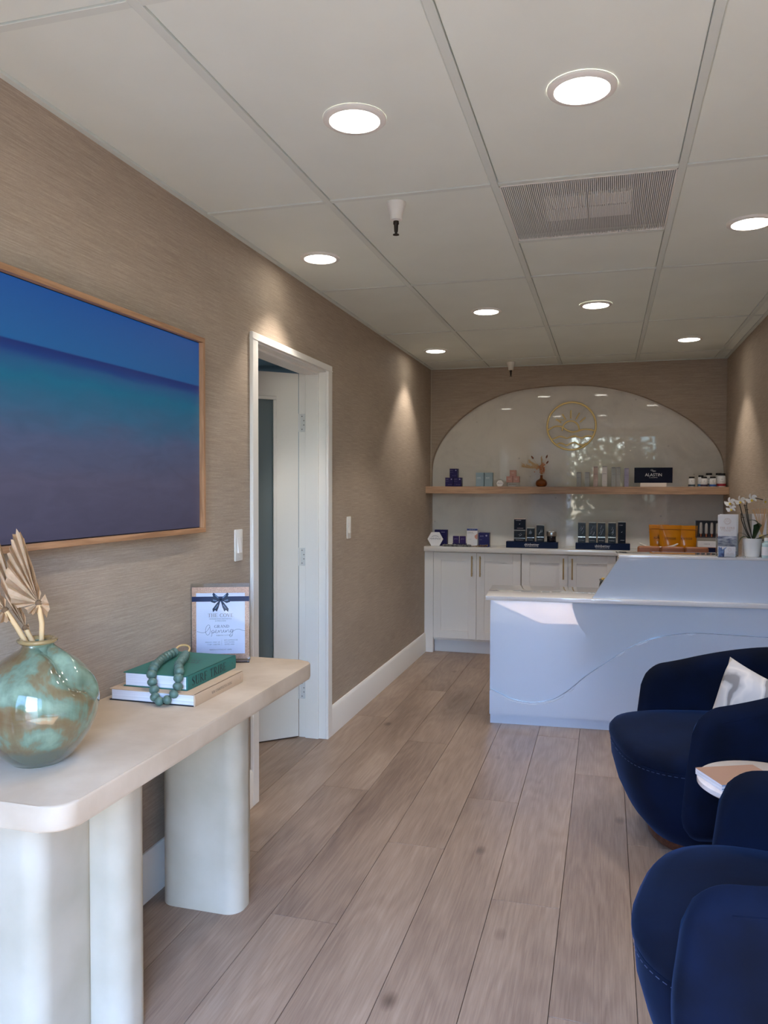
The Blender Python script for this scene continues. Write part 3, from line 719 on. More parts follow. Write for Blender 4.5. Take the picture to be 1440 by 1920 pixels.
# dried palm spears, pleated fans; drawn in a plane through the vase facing the room
PALM = mat('dried_palm', (232, 204, 168), rough=0.8, rgb2=(204, 174, 136), vscale=25)
STALK = mat('palm_stalk', (206, 172, 124), rough=0.7)
KNOT = mat('palm_knot', (110, 84, 58), rough=0.9)
px_ = Vector((0.90, 0.42, 0)).normalized()
def palm(name, label, node, outline, tail, stalk, dep=0.0, tilt=0.0):
    base = Vector((0.196, 1.562, 1.033))
    t = thing('dried_palm_spear', label, 'dried palm', tuple(base), group='dried palm spears in the green vase')
    def P(x, z, d=0): 
        # x,z in world as read in plane y=1.562, turned to face the room
        return Vector(((x-0.196)*0.88, (x-0.196)*0.40, z-1.033)) + Vector((0.6, -0.8, 0))*d + Vector((0, 0, 0))
    nd = P(*node, dep)
    for which, ol in (('fan', outline), ('frill', tail)):
        bm = bmesh.new(); c = bm.verts.new(nd+Vector((0.45, -0.6, 0))*0.002)
        pts = []
        n = len(ol)
        for i in range(n):
            x, z = ol[i]
            pts.append((P(x, z, dep), 0.012 if i % 2 else -0.006))
            if i < n-1:
                xm, zm = (ol[i][0]+ol[i+1][0])/2, (ol[i][1]+ol[i+1][1])/2
                q = P(xm, zm, dep); pts.append((nd+(q-nd)*0.955, -0.008))
        vs = [bm.verts.new(p+Vector((0.6, -0.8, 0))*o_) for p, o_ in pts]
        md = [bm.verts.new(nd+(p-nd)*0.5+Vector((0.6, -0.8, 0))*(o_*0.8+0.004)) for p, o_ in pts]
        for i in range(len(vs)-1):
            bm.faces.new((c, md[i], md[i+1])); bm.faces.new((md[i], vs[i], vs[i+1], md[i+1]))
        bmesh.ops.solidify(bm, geom=bm.faces[:], thickness=0.0012)
        obj(which, bm, PALM, t)
    bm = bmesh.new(); pts = [P(x, z, dep) for x, z in stalk[:-1]]+[Vector(stalk[-1])]
    tube(bm, [nd]+pts, [0.0065, 0.006, 0.0055, 0.005][:len(pts)+1], 8); obj('stalk', bm, STALK, t, smooth=50)
    bm = bmesh.new(); lathe(bm, [(0.003, -0.008), (0.008, -0.003), (0.0075, 0.003), (0.003, 0.007)], 8, c=tuple(nd)); obj('knot', bm, KNOT, t, smooth=50)
palm('a', 'largest pale dried palm fan standing at the right of the vase mouth', (0.200, 1.128),
     [(0.150, 1.116), (0.136, 1.130), (0.129, 1.150), (0.124, 1.180), (0.1235, 1.205), (0.129, 1.228), (0.128, 1.245), (0.134, 1.262), (0.137, 1.278), (0.142, 1.292), (0.150, 1.304), (0.160, 1.298), (0.168, 1.280), (0.178, 1.245), (0.188, 1.212), (0.198, 1.178), (0.206, 1.150)],
     [(0.215, 1.148), (0.224, 1.128), (0.226, 1.112), (0.219, 1.094), (0.210, 1.10), (0.196, 1.106), (0.186, 1.098), (0.176, 1.104), (0.166, 1.116)], [(0.207, 1.08), (0.010, 0.0, -0.03)], 0.012)
palm('b', 'short dried palm fan leaning left out of the vase', (0.122, 1.112),
     [(0.082, 1.116), (0.070, 1.135), (0.058, 1.155), (0.050, 1.185), (0.060, 1.200), (0.070, 1.215), (0.083, 1.210), (0.094, 1.190), (0.104, 1.168), (0.114, 1.148), (0.124, 1.135)],
     [(0.130, 1.104), (0.134, 1.086), (0.124, 1.080), (0.112, 1.082), (0.104, 1.092), (0.092, 1.098)], [(0.146, 1.075), (-0.012, -0.002, -0.03)], 0.004)
palm('c', 'tall narrow dried palm spear with the highest tip, at the back of the vase', (0.168, 1.066),
     [(0.156, 1.084), (0.138, 1.110), (0.122, 1.138), (0.112, 1.170), (0.104, 1.205), (0.099, 1.240), (0.095, 1.275), (0.096, 1.312), (0.104, 1.290), (0.112, 1.255), (0.121, 1.215), (0.132, 1.180), (0.146, 1.145), (0.160, 1.110), (0.168, 1.090)],
     [(0.174, 1.076), (0.178, 1.066), (0.172, 1.058), (0.164, 1.060)], [(0.172, 1.055), (0.0, 0.006, -0.03)], -0.010)

# ------------------------------------------------------------------ books, beads
def book(name, label, x0, x1, y0, y1, z0, th, cover, ctop=None):
    t = thing(name, label, 'book', (x0, y0, z0))
    w, l = x1-x0, y1-y0
    bm = bmesh.new(); box(bm, 0, w, 0, l, 0, 0.003, bev=0.0008); obj('back_cover', bm, ctop or cover, t)
    bm = bmesh.new(); box(bm, 0, w, 0, l, th-0.003, th, bev=0.0008); obj('front_cover', bm, cover, t)
    bm = bmesh.new(); prism(bm, [(w-0.004, 0.0), (w, 0.0), (w+0.0015, th*0.25), (w+0.002, th*0.5), (w+0.0015, th*0.75), (w, th), (w-0.004, th)], -l, 0, xf=XZ); obj('spine', bm, cover, t, smooth=50)
    obj('page_block', B(0.006, w-0.0041, 0.004, l-0.004, 0.0031, th-0.0031), PAPER, t)
    return t, w, l
TAN = mat('tan_cloth', (196, 170, 142), rough=0.7, bump=0.3, bscale=500)
GREEN = mat('green_cloth', (48, 108, 98), rough=0.65, bump=0.4, bscale=500)
t, w, l = book('book', 'wide tan book with pale pages, lower of the two on the console', 0.034, 0.326, 2.070, 2.388, 0.7502, 0.036, TAN, mat('black_cover', (28, 28, 34), rough=0.5))
serif('NEW COSMOPOLITAN LIVING', 0.0085, INKD, t, (w+0.0022, 0.168, 0.018), (PI/2, 0, PI/2), width=0.135)
serif('I', 0.009, INKD, t, (w+0.0022, 0.296, 0.018), (PI/2, 0, PI/2), width=0.002)
t, w, l = book('book', 'green cloth surf book on top of the tan book', 0.060, 0.282, 2.104, 2.424, 0.7866, 0.044, GREEN)
serif('SURF TRIBE', 0.027, INKD, t, (w+0.0023, 0.135, 0.023), (PI/2, 0, PI/2), width=0.225)
lettering('8', 0.006, INKD, t, (w+0.0022, 0.292, 0.023), (PI/2, 0, PI/2))
serif('SURF', 0.020, INKD, t, (0.120, 0.205, 0.0443), (0, 0, 0), width=0.075)
serif('TRIBE', 0.020, INKD, t, (0.124, 0.175, 0.0443), (0, 0, 0), width=0.095)
lettering('A CULTURE OF FREEDOM', 0.005, INKD, t, (0.124, 0.235, 0.0443), (0, 0, 0), width=0.10)
t = thing('bead_garland', 'strand of frosted grey-green glass beads draped over the stacked books', 'beads', (0.16, 2.20, 0.831))
BEAD = mat('sea_glass_bead', (84, 108, 98), rough=0.4, bump=0.5, bscale=60, var=0.15, vscale=30, spec=0.5)
loop = [(0.100, 2.335, 0.847), (0.106, 2.285, 0.847), (0.118, 2.232, 0.847), (0.138, 2.170, 0.847), (0.158, 2.118, 0.845), (0.172, 2.082, 0.828), (0.182, 2.077, 0.803), (0.192, 2.068, 0.785), (0.206, 2.052, 0.768), (0.232, 2.050, 0.7655), (0.254, 2.058, 0.778), (0.263, 2.078, 0.800), (0.264, 2.082, 0.826), (0.250, 2.112, 0.846), (0.220, 2.158, 0.847), (0.200, 2.203, 0.847), (0.178, 2.262, 0.847), (0.146, 2.332, 0.847)]
cl = catmull(loop, 24)
s_ = 0; last = None; pos = []
acc = 0.0; step = 0.0248; prevp = cl[0]; pos = [cl[0]]
for p in cl[1:]:
    acc += (p-prevp).length; prevp = p
    if acc >= step: pos.append(p.copy()); acc = 0.0
bmb = bmesh.new(); lathe(bmb, [(0.0035, -0.0125), (0.009, -0.0105), (0.0145, -0.005), (0.0155, 0.001), (0.0138, 0.0065), (0.009, 0.011), (0.0035, 0.0128)], 14)
bead_me = None
for i, p in enumerate(pos):
    q = pos[min(i+1, len(pos)-1)]-pos[max(i-1, 0)]
    if bead_me is None:
        o = obj('bead', bmb, BEAD, t, smooth=80); bead_me = o.data
    else:
        o = bpy.data.objects.new('bead', bead_me); COL.objects.link(o); o.parent = t
    o.location = p-Vector((0.16, 2.20, 0.831)); o.rotation_euler = (q.to_track_quat('Z', 'Y') @ Matrix.Rotation(random.uniform(0, 6), 3, 'Z').to_quaternion()).to_euler()
    k = random.uniform(0.9, 1.03); o.scale = (k, k, random.uniform(0.96, 1.06))
bm = bmesh.new(); tube(bm, [Vector(p)-Vector((0.16, 2.20, 0.831)) for p in catmull([(0.100, 2.348, 0.846), (0.094, 2.362, 0.856), (0.106, 2.372, 0.864), (0.128, 2.372, 0.864), (0.146, 2.356, 0.858), (0.147, 2.344, 0.848)], 5)], 0.0035, 8)
obj('jute_loop', bm, mat('jute', (196, 162, 110), rough=0.9, bump=1, bscale=200), t, smooth=60)

# ------------------------------------------------------------------ invitation in an acrylic stand
sa = R(22)
t = thing('sign_holder', 'clear acrylic stand holding the invitation at the end of the console', 'sign holder', (0.102, 2.662, 0.7505), sa)
bm = bmesh.new(); box(bm, -0.109, 0.109, -0.003, -0.0015, 0.004, 0.292); box(bm, -0.109, 0.109, 0.0015, 0.003, 0.004, 0.292); box(bm, -0.109, 0.109, -0.045, 0.045, 0.0, 0.003)
obj('acrylic_panel', bm, ACRYL, t)
t = thing('invitation_card', 'grand opening invitation with rose glitter border and navy bow', 'card', (0.102, 2.662, 0.7560), sa)
GLIT = mat('rose_glitter', (206, 164, 138), rough=0.4, rgb2=(170, 124, 100), vscale=260, metal=0.2)
obj('glitter_border', B(-0.106, 0.106, -0.0008, 0.0008, 0, 0.272), GLIT, t)
obj('card_panel', B(-0.090, 0.090, -0.0013, -0.0009, 0.020, 0.250), mat('invitation_white', (232, 230, 246), spec=0.15, rough=0.4), t)
RIB = mat('navy_ribbon', (24, 40, 78), spec=0.15, rough=0.25)
bm = bmesh.new(); box(bm, -0.106, 0.106, -0.0018, -0.0013, 0.218, 0.237); obj('ribbon', bm, RIB, t)
def flat(poly, m, parent, name, y=-0.0021):
    bm = bmesh.new(); f = bm.faces.new([bm.verts.new((x, y, z)) for x, z in poly]); bmesh.ops.solidify(bm, geom=[f], thickness=0.0003); return obj(name, bm, m, parent)
bow = bmesh.new()
for s in (-1, 1):
    for poly in ([(0, .224), (s*.008, .236), (s*.026, .252), (s*.030, .246), (s*.026, .232), (s*.008, .228)], [(0, .226), (s*.010, .228), (s*.033, .234), (s*.035, .216), (s*.022, .212), (s*.008, .220)],
                 [(0, .224), (s*.012, .214), (s*.030, .190), (s*.028, .178), (s*.020, .186), (s*.014, .180), (s*.007, .196)]):
        bow.faces.new([bow.verts.new((x, -0.0022, z)) for x, z in poly])
obj('bow', bow, mat('navy_satin', (30, 46, 70), spec=0.15, rough=0.2), t)
bmk = bmesh.new(); lathe(bmk, [(0.0, -0.002), (0.006, 0.0), (0.0, 0.002)], 10, c=(0, -0.0022, 0.226), axis=(0, 1, 0), cap=False); obj('bow_knot', bmk, MATS['navy_satin'], t)
sh = bmesh.new()  # paler patches draw the satin's sheen in colour
for s in (-1, 1):
    for poly in ([(s*.006, .232), (s*.018, .244), (s*.022, .242), (s*.010, .231)], [(s*.014, .222), (s*.028, .226), (s*.028, .221), (s*.014, .219)], [(s*.010, .208), (s*.022, .192), (s*.019, .190), (s*.009, .204)]):
        sh.faces.new([sh.verts.new((x, -0.0026, z)) for x, z in poly])
obj('bow_sheen', sh, mat('satin_sheen', (96, 124, 160), rough=0.2), t)
TY = -0.0016
serif('THE COVE', 0.0135, mat('taupe_ink', (140, 126, 126), rough=0.5), t, (0, TY, 0.166), width=0.094)
lettering('INTEGRATIVE AESTHETICS', 0.0045, INKG, t, (0, TY, 0.1525), width=0.082)
lettering('& WELLNESS', 0.0045, INKG, t, (0, TY, 0.1450), width=0.040)
serif('GRAND', 0.0105, INKB, t, (0.004, TY, 0.124), width=0.056)
scr = [(-0.088, 0.106), (-0.078, 0.103), (-0.066, 0.101), (-0.054, 0.104), (-0.044, 0.116), (-0.040, 0.126), (-0.046, 0.130), (-0.054, 0.120), (-0.056, 0.104), (-0.050, 0.092), (-0.042, 0.096), (-0.038, 0.108), (-0.040, 0.122)]
scr2 = [(-0.034, 0.108), (-0.032, 0.094), (-0.035, 0.086)]
scr3 = [(-0.034, 0.104), (-0.028, 0.110), (-0.024, 0.104), (-0.028, 0.099), (-0.033, 0.101), (-0.022, 0.102), (-0.015, 0.106), (-0.016, 0.111), (-0.020, 0.108), (-0.018, 0.100), (-0.011, 0.101), (-0.007, 0.110), (-0.006, 0.101), (0.000, 0.110), (0.004, 0.108), (0.003, 0.101), (0.008, 0.102), (0.012, 0.111), (0.012, 0.103), (0.017, 0.102), (0.020, 0.110), (0.020, 0.102), (0.027, 0.111), (0.030, 0.108), (0.030, 0.102), (0.036, 0.104), (0.042, 0.112), (0.036, 0.110), (0.036, 0.102), (0.043, 0.104), (0.046, 0.112), (0.043, 0.090), (0.036, 0.084), (0.034, 0.092), (0.048, 0.106), (0.058, 0.112), (0.070, 0.112), (0.080, 0.108), (0.090, 0.106)]
bm = bmesh.new()
for s in (scr, scr2, scr3):
    c = catmull([(x, z, 0) for x, z in s], 5)
    ribbon(bm, [(p.x, p.y, 0.0011) for p in c])
for v in bm.verts: v.co = Vector((v.co.x, TY, v.co.y))
obj('lettering', bm, INKB, t)
lettering('RIBBON CUTTING', 0.0048, INKG, t, (0.014, TY, 0.090), width=0.060)
lettering('FRIDAY, MAY 29', 0.0050, INKG, t, (-0.030, TY, 0.064), width=0.054)
lettering('11:30 - 2:00 PM', 0.0050, INKG, t, (-0.026, TY, 0.056), width=0.046)
lettering('629 CAMINO DE', 0.0050, INKG, t, (0.038, TY, 0.072), width=0.050)
lettering('LOS MARES,', 0.0050, INKG, t, (0.033, TY, 0.064), width=0.038)
lettering('SUITE 100A', 0.0050, INKG, t, (0.033, TY, 0.056), width=0.036)
obj('divider_line', B(0.0035, 0.0040, TY-0.0001, TY, 0.052, 0.074), INKG, t)
lettering('RIBBON CUTTING AT 1:00PM', 0.0048, INKG, t, (0.0, TY, 0.036), width=0.082)

# ------------------------------------------------------------------ reception desk
dk = thing('reception_desk', 'glossy white reception desk with raised counter and carved wave', 'desk', (0.837, 4.650, 0.0), R(3.8))
DL = 1.566
bm = bmesh.new()
wx = [(-0.001, 0.212), (0.06, 0.185), (0.133, 0.155), (0.223, 0.141), (0.30, 0.148), (0.38, 0.172), (0.46, 0.228), (0.535, 0.297), (0.60, 0.350), (0.676, 0.405), (0.76, 0.468), (0.849, 0.520), (0.92, 0.548), (0.99, 0.567), (1.08, 0.583), (1.157, 0.590), (1.30, 0.588), (DL, 0.580)]
wv = [(p.x, p.y) for p in catmull([(a, b_, 0) for a, b_ in wx], 4)]
FACE0 = 0.006
box(bm, 0, DL, FACE0+0.003, 0.52, 0.060, 0.740)
obj('desk_carcass', bm, DESKM, dk)
bm = bmesh.new()
for s, nm in ((0, 'upper'), (1, 'lower')):
    pass
def panel(poly_pairs, y_front, y_back, m, name):
    bm = bmesh.new(); lo = []; 
    n = len(poly_pairs)
    F_ = [[bm.verts.new((x, yy, z)) for (x, z) in row] for yy in (y_front, y_back) for row in (list((p[0], p[1]) for p in poly_pairs), list((p[0], p[2]) for p in poly_pairs))]
    fb, ft, bb, bt = F_
    for i in range(n-1):
        bm.faces.new((fb[i], fb[i+1], ft[i+1], ft[i])); bm.faces.new((bb[i+1], bb[i], bt[i], bt[i+1]))
        bm.faces.new((ft[i], ft[i+1], bt[i+1], bt[i])); bm.faces.new((fb[i+1], fb[i], bb[i], bb[i+1]))
    bm.faces.new((fb[0], ft[0], bt[0], bb[0])); bm.faces.new((fb[-1], bb[-1], bt[-1], ft[-1]))
    return bm
bm = panel([(x, 0.060, z-0.002) for x, z in wv], -0.015, FACE0+0.003, DESKM, 'x')
top_edges = [e for e in bm.edges if all(v.co.y < 0 and v.co.z > 0.10 for v in e.verts)]
bmesh.ops.bevel(bm, geom=top_edges, offset=0.010, segments=3, affect='EDGES')
obj('wave_panel', bm, DESKM, dk, smooth=30)
bm = panel([(x, z+0.003, 0.7395) for x, z in wv], FACE0-0.003, FACE0+0.003, DESKM, 'x')
obj('front_panel', bm, DESKM, dk, smooth=30)
obj('toe_kick', B(0.002, DL, 0.010, 0.50, 0.0, 0.0595), DESKM, dk)
bm = bmesh.new(); box(bm, -0.028, DL, -0.016, 0.535, 0.740, 0.765, bev=0.002, seg=2); obj('counter_slab', bm, mat('desk_counter', (232, 230, 230), rough=0.07, coat=1.0), dk, smooth=30)
# raised tier with slanted end
bm = bmesh.new(); prism(bm, [(0.588, 0.7655), (DL, 0.7655), (DL, 1.004), (0.738, 1.004)], -0.060, -0.022, xf=XZ); obj('raised_panel', bm, DESKM, dk)
bm = bmesh.new(); box(bm, 0.735, DL, 0.020, 0.300, 1.0045, 1.0195, bev=0.0015, seg=2); obj('raised_counter', bm, MATS['desk_counter'], dk, smooth=30)
obj('counter_support', B(DL-0.03, DL-0.002, 0.061, 0.290, 0.7655, 1.004), DESKM, dk); obj('counter_support', B(0.760, 0.785, 0.061, 0.22, 0.7655, 1.004), DESKM, dk)

# ------------------------------------------------------------------ back cabinets
ct = tag(obj('countertop', B(0.001, 2.408, 6.515, 6.8315, 0.868, 0.910, bev=0.003, seg=2), QUARTZ, smooth=30), 'long pale stone countertop on the back cabinets', 'countertop')
def cabinet(x0, x1, label, filler=False):
    t = thing('base_cabinet', label, 'cabinet', (x0, 6.565, 0.0), group='cream base cabinets under the countertop')
    w = x1-x0
    obj('carcass', B(0.001, w-0.001, 0, 0.26, 0.108, 0.867), CAB, t)
    obj('toe_kick', B(0.001, w-0.001, 0.045, 0.24, 0.0, 0.1075), mat('kick_paint', (226, 226, 226), rough=0.4), t)
    hw = w/2
    for k in range(2):
        a, b_ = (0.002, hw-0.0015) if k == 0 else (hw+0.0015, w-0.002)
        bm = bmesh.new(); z0, z1 = 0.128, 0.860; rw = 0.066
        box(bm, a, a+rw, -0.020, -0.001, z0, z1, bev=0.0012); box(bm, b_-rw, b_, -0.020, -0.001, z0, z1, bev=0.0012)
        box(bm, a+rw, b_-rw, -0.020, -0.001, z0, z0+rw, bev=0.0012); box(bm, a+rw, b_-rw, -0.020, -0.001, z1-rw, z1, bev=0.0012)
        box(bm, a+rw-0.002, b_-rw+0.002, -0.010, -0.001, z0+rw-0.002, z1-rw+0.002)
        d = obj('door', bm, CAB, t, smooth=30)
        hx = b_-0.033 if k == 0 else a+0.033
        bm = bmesh.new(); tube(bm, [(hx, -0.052, 0.665), (hx, -0.052, 0.836)], 0.0055, 10)
        tube(bm, [(hx, -0.052, 0.685), (hx, -0.019, 0.685)], 0.004, 8); tube(bm, [(hx, -0.052, 0.816), (hx, -0.019, 0.816)], 0.004, 8)
        obj('handle', bm, DARKGOLD, d, smooth=50)
cabinet(0.078, 0.819, 'cream double-door cabinet nearest the left wall')
cabinet(0.822, 1.575, 'cream double-door cabinet in the middle, behind the low desk counter')
cabinet(1.578, 2.331, 'cream double-door cabinet on the right, mostly hidden by the desk')
for a, b_, s in ((0.001, 0.077, 'left'), (2.332, 2.408, 'right')):
    tag(obj('filler_panel', B(a, b_, 6.548, 6.60, 0.0, 0.867, bev=0.001), CAB), 'narrow cream filler strip at the %s end of the cabinets' % s, 'panel')
# floating shelf
bm = bmesh.new(); box(bm, 0.001, 2.408, 6.575, 6.8315, 1.360, 1.420, bev=0.001)
tag(obj('floating_shelf', bm, OAK_SHELF), 'thick oak floating shelf across the marble arch', 'shelf')
SZ = 1.4201; CZ = 0.9101

# ------------------------------------------------------------------ gold sunrise emblem
t = thing('wall_emblem', 'round brass emblem of a sun rising over waves on the marble', 'emblem', (1.203, 6.822, 1.932))
def wire(name, pts, r=0.0060, closed=False):
    bm = bmesh.new()
    pts = [Vector((x, 0, z)) for x, z in pts]
    # flat bar section: tube squashed is fine
    tube(bm, pts, r, 8, closed=closed); return obj(name, bm, GOLD, t, smooth=50)
wire('ring', [(0.200*math.cos(2*PI*i/72), 0.200*math.sin(2*PI*i/72)) for i in range(72)], 0.0080, True)
K = 0.00102
def cp(x, y): return ((x-1275)*K, (518-y)*K)
for a, b_ in (((1270, 388), (1270, 456)), ((1340, 412), (1311, 464)), ((1387, 450), (1344, 487)), ((1201, 418), (1228, 463)), ((1152, 458), (1192, 489))):
    wire('sun_ray_and_glint', [cp(*a), cp(*b_)], 0.0055)
wire('sun_ray_and_glint', [cp(1146, 466), cp(1216, 466)], 0.0030)  # thin bar standing in for a ceiling light's reflection on the marble
wire('sun_arc', [cp(1270+68*math.cos(R(a)), 546-70*math.sin(R(a))) for a in range(188, -16, -12)])
def wave(pts): wire('wave', [(p.x, p.y) for p in catmull([(*cp(*q), 0) for q in pts], 6)])
wave([(1083, 552), (1115, 530), (1155, 517), (1200, 524), (1240, 552), (1285, 567), (1325, 560), (1375, 547), (1425, 550), (1466, 562)])
wave([(1110, 626), (1140, 620), (1180, 603), (1215, 610), (1240, 618), (1275, 606), (1305, 601), (1335, 612), (1365, 616), (1400, 602), (1445, 606)])
wave([(1152, 672), (1185, 658), (1215, 668), (1240, 676), (1275, 660), (1305, 655), (1335, 670), (1365, 676), (1398, 660)])

# ------------------------------------------------------------------ retail goods
def carton(name, label, x, y, z, w, h, d, m, group=None, texts=(), rz=0, cat='box', extra=None):
    t = thing(name, label, cat, (x, y, z), rz, group)
    bm = bmesh.new(); box(bm, -w/2, w/2, 0, d, 0, h, bev=0.0012); obj('carton', bm, m, t)
    for (s, th, tw, ox, oz, tm) in texts:
        lettering(s, th, tm, t, (ox, -0.0006, oz), width=tw)
    if extra: extra(t)
    return t
def logo_dot(t, x, z, r, m, y=-0.0006):
    bm = bmesh.new(); f = bm.faces.new([bm.verts.new((x+r*math.cos(2*PI*i/12), y, z+r*math.sin(2*PI*i/12))) for i in range(12)]); obj('round_mark', bm, m, t)
INKL = mat('pale_lilac_ink', (150, 148, 180), rough=0.5)
LB = mat('ink_band_blue', (60, 74, 130), rough=0.5)
YS = 6.655
def purple(x, z, label):
    t = carton('product_box', label, x, YS, z, 0.068, 0.076, 0.068, PURPLE, 'purple cube boxes on the shelf', [('SKIN', .006, .022, -.018, .062, INKL), ('daily care', .005, .026, -.016, .045, INKL), ('firming', .005, .034, .006, .016, INKL)])
    logo_dot(t, 0.020, 0.062, 0.006, INKL)
purple(0.190, SZ, 'dark purple box, lower left of the stacked trio')
purple(0.262, SZ, 'dark purple box, lower right of the stacked trio')
purple(0.228, SZ+0.0765, 'dark purple box balanced on top of the trio')
for i, x in enumerate((0.455, 0.530)):
    carton('product_box', 'grey-blue upright box, %s of the matching pair on the shelf' % ('left' if i == 0 else 'right'), x, YS, SZ, 0.068, 0.118, 0.05, BLUEGREY, 'grey-blue upright boxes', [('serum', .007, .030, -.008, .075, INKW), ('hydrating', .004, .034, -.006, .066, INKW)])
def hexsign(label, x, y, z, r, txt, inkm, tilt=0.0):
    t = thing('hexagon_sign', label, 'sign', (x, y, z))
    poly = [(r*math.cos(R(60*i)), r*math.sin(R(60*i))+r*0.866) for i in range(6)]
    bm = bmesh.new(); prism(bm, poly, -0.012, 0.0, xf=XZ, bev=0.001); obj('plaque', bm, CARDW, t)
    lettering(txt, r*0.28, inkm, t, (0, -0.0006, r*0.9), width=r*1.35)
    bm = bmesh.new(); pts = [(r*0.45*math.cos(R(a)), -0.0008, r*1.02+r*0.28*math.sin(R(a))) for a in range(20, 165, 12)]
    tube(bm, pts, r*0.02, 5); obj('arc_mark', bm, inkm, t)
hexsign('small white hexagon sign on the shelf beside the pink boxes', 0.625, YS, SZ, 0.030, 'skin', INKG)
# acrylic riser and pink boxes
t = thing('acrylic_riser', 'clear acrylic riser block with small lettering under the pink boxes', 'display stand', (0.734, YS-0.005, SZ))
bm = bmesh.new(); box(bm, -0.050, 0.050, 0, 0.06, 0, 0.034, bev=0.0015); obj('acrylic_block', bm, ACRYL, t)
lettering('SKIN MEDICA', 0.008, INKD, t, (0, -0.0006, 0.019), width=0.062)
def pinkb(x, z, label):
    carton('product_box', label, x, YS, z, 0.052, 0.052, 0.05, PINK, 'dusty pink boxes on the riser', [('neck', .006, .026, 0, .034, CARDW), ('cream', .004, .020, 0, .024, CARDW)])
pinkb(0.706, SZ+0.0345, 'dusty pink box, lower left of three on the clear riser')
pinkb(0.762, SZ+0.0345, 'dusty pink box, lower right of three on the clear riser')
pinkb(0.734, SZ+0.0870, 'dusty pink box on top of the other two pink ones')
# bud vase with dried flowers
vx, vy = 0.968, 6.69
t = thing('bud_vase', 'round amber glass bud vase with narrow neck on the shelf', 'vase', (vx, vy, SZ))
bm = bmesh.new(); lathe(bm, [(0.0, 0.0), (0.034, 0.0), (0.044, 0.010), (0.048, 0.026), (0.045, 0.042), (0.034, 0.056), (0.018, 0.064), (0.011, 0.072), (0.010, 0.090), (0.013, 0.096), (0.0095, 0.096), (0.0078, 0.088), (0.0085, 0.072), (0.015, 0.061), (0.031, 0.052), (0.041, 0.040), (0.043, 0.026), (0.040, 0.012), (0.0, 0.005)], 32, cap=False)
obj('amber_glass', bm, mat('amber_glass', (176, 96, 40), rough=0.04, trans=0.55, ior=1.3, coat=0.5), t, smooth=50)
nk = Vector((vx, vy, SZ+0.09))
PAMP = mat('pampas', (214, 184, 140), rough=0.9)
def plume(label, tip, side, n=70, spread=0.05):
    t = thing('pampas_plume', label, 'dried grass', tuple(nk), group='dried pampas plumes')
    tip = Vector(tip)-nk
    c = catmull([(0, 0, -0.05), (0.0, 0, 0.05), tip*0.6+Vector((0, 0, 0.02)), tip], 8)
    bm = bmesh.new(); tube(bm, c, 0.0011, 5); obj('stem', bm, PAMP, t)
    bm = bmesh.new()
    for i in range(n):
        k = random.uniform(0.42, 1.0); p = c[min(int(k*(len(c)-1)), len(c)-1)]
        d = Vector((side*random.uniform(0.2, 1.0), random.uniform(-0.5, 0.5), random.uniform(-0.3, 0.9)))*spread*random.uniform(0.5, 1)
        q = p+d; m1 = p+d*0.5+Vector((0, 0, 0.008))
        w = Vector((0.0014, 0, 0.0014))
        a = [bm.verts.new(v) for v in (p-w, p+w, m1+w*0.8, m1-w*0.8)]; bm.faces.new(a)
        b_ = [bm.verts.new(v) for v in (m1-w*0.8, m1+w*0.8, q)]; bm.faces.new(b_)
    o = obj('plume', bm, PAMP, t); o['kind'] = 'stuff'
plume('feathery pampas plume arching left from the amber vase', (0.815, 6.70, 1.585), -1, 150, 0.055)
plume('feathery pampas plume arching up-left from the amber vase', (0.870, 6.71, 1.625), -1, 110, 0.045)
plume('pale pampas plume standing upright in the amber vase', (0.960, 6.72, 1.66), 0.5, 110, 0.045)
for lab, tip in (('brown bunny-tail grass leaning up-left in the amber vase', (0.893, 6.68, 1.665)), ('brown bunny-tail grass, highest on the right in the amber vase', (1.012, 6.67, 1.670)), ('brown bunny-tail grass, lower right in the amber vase', (1.018, 6.66, 1.622))):
    t = thing('bunny_tail', lab, 'dried grass', tuple(nk), group='bunny-tail grasses')
    tp = Vector(tip)-nk; d = (tp-Vector((0, 0, 0.04))).normalized()
    bm = bmesh.new(); tube(bm, catmull([(0, 0, -0.05), (0, 0, 0.03), tp], 6), 0.0009, 5); obj('stem', bm, PAMP, t)
    bm = bmesh.new(); lathe(bm, [(0.001, -0.016), (0.006, -0.009), (0.007, 0.0), (0.005, 0.010), (0.0, 0.018)], 8, c=tuple(tp), axis=tuple(d)); obj('seed_head', bm, mat('bunny_brown', (120, 80, 62), rough=0.9), t, smooth=80)
t = thing('dried_hydrangea', 'cluster of dusty orange dried petals above the vase neck', 'dried flower', tuple(nk))
bm = bmesh.new(); tube(bm, [(0, 0, -0.05), (0, 0, 0.05)], 0.0014, 5); obj('stem', bm, PAMP, t)
bm = bmesh.new()
for i in range(120):
    p = Vector((random.gauss(0, 0.016), random.gauss(0, 0.014), random.gauss(0.062, 0.024)))
    u = Vector((random.uniform(-1, 1), random.uniform(-1, 1), random.uniform(-1, 1))).normalized(); v2 = u.orthogonal().normalized()
    s = 0.007; bm.faces.new([bm.verts.new(p+u*s), bm.verts.new(p+v2*s), bm.verts.new(p-u*s), bm.verts.new(p-v2*s)])
o = obj('petals', bm, mat('orange_petal', (206, 138, 96), rough=0.9), t); o['kind'] = 'stuff'

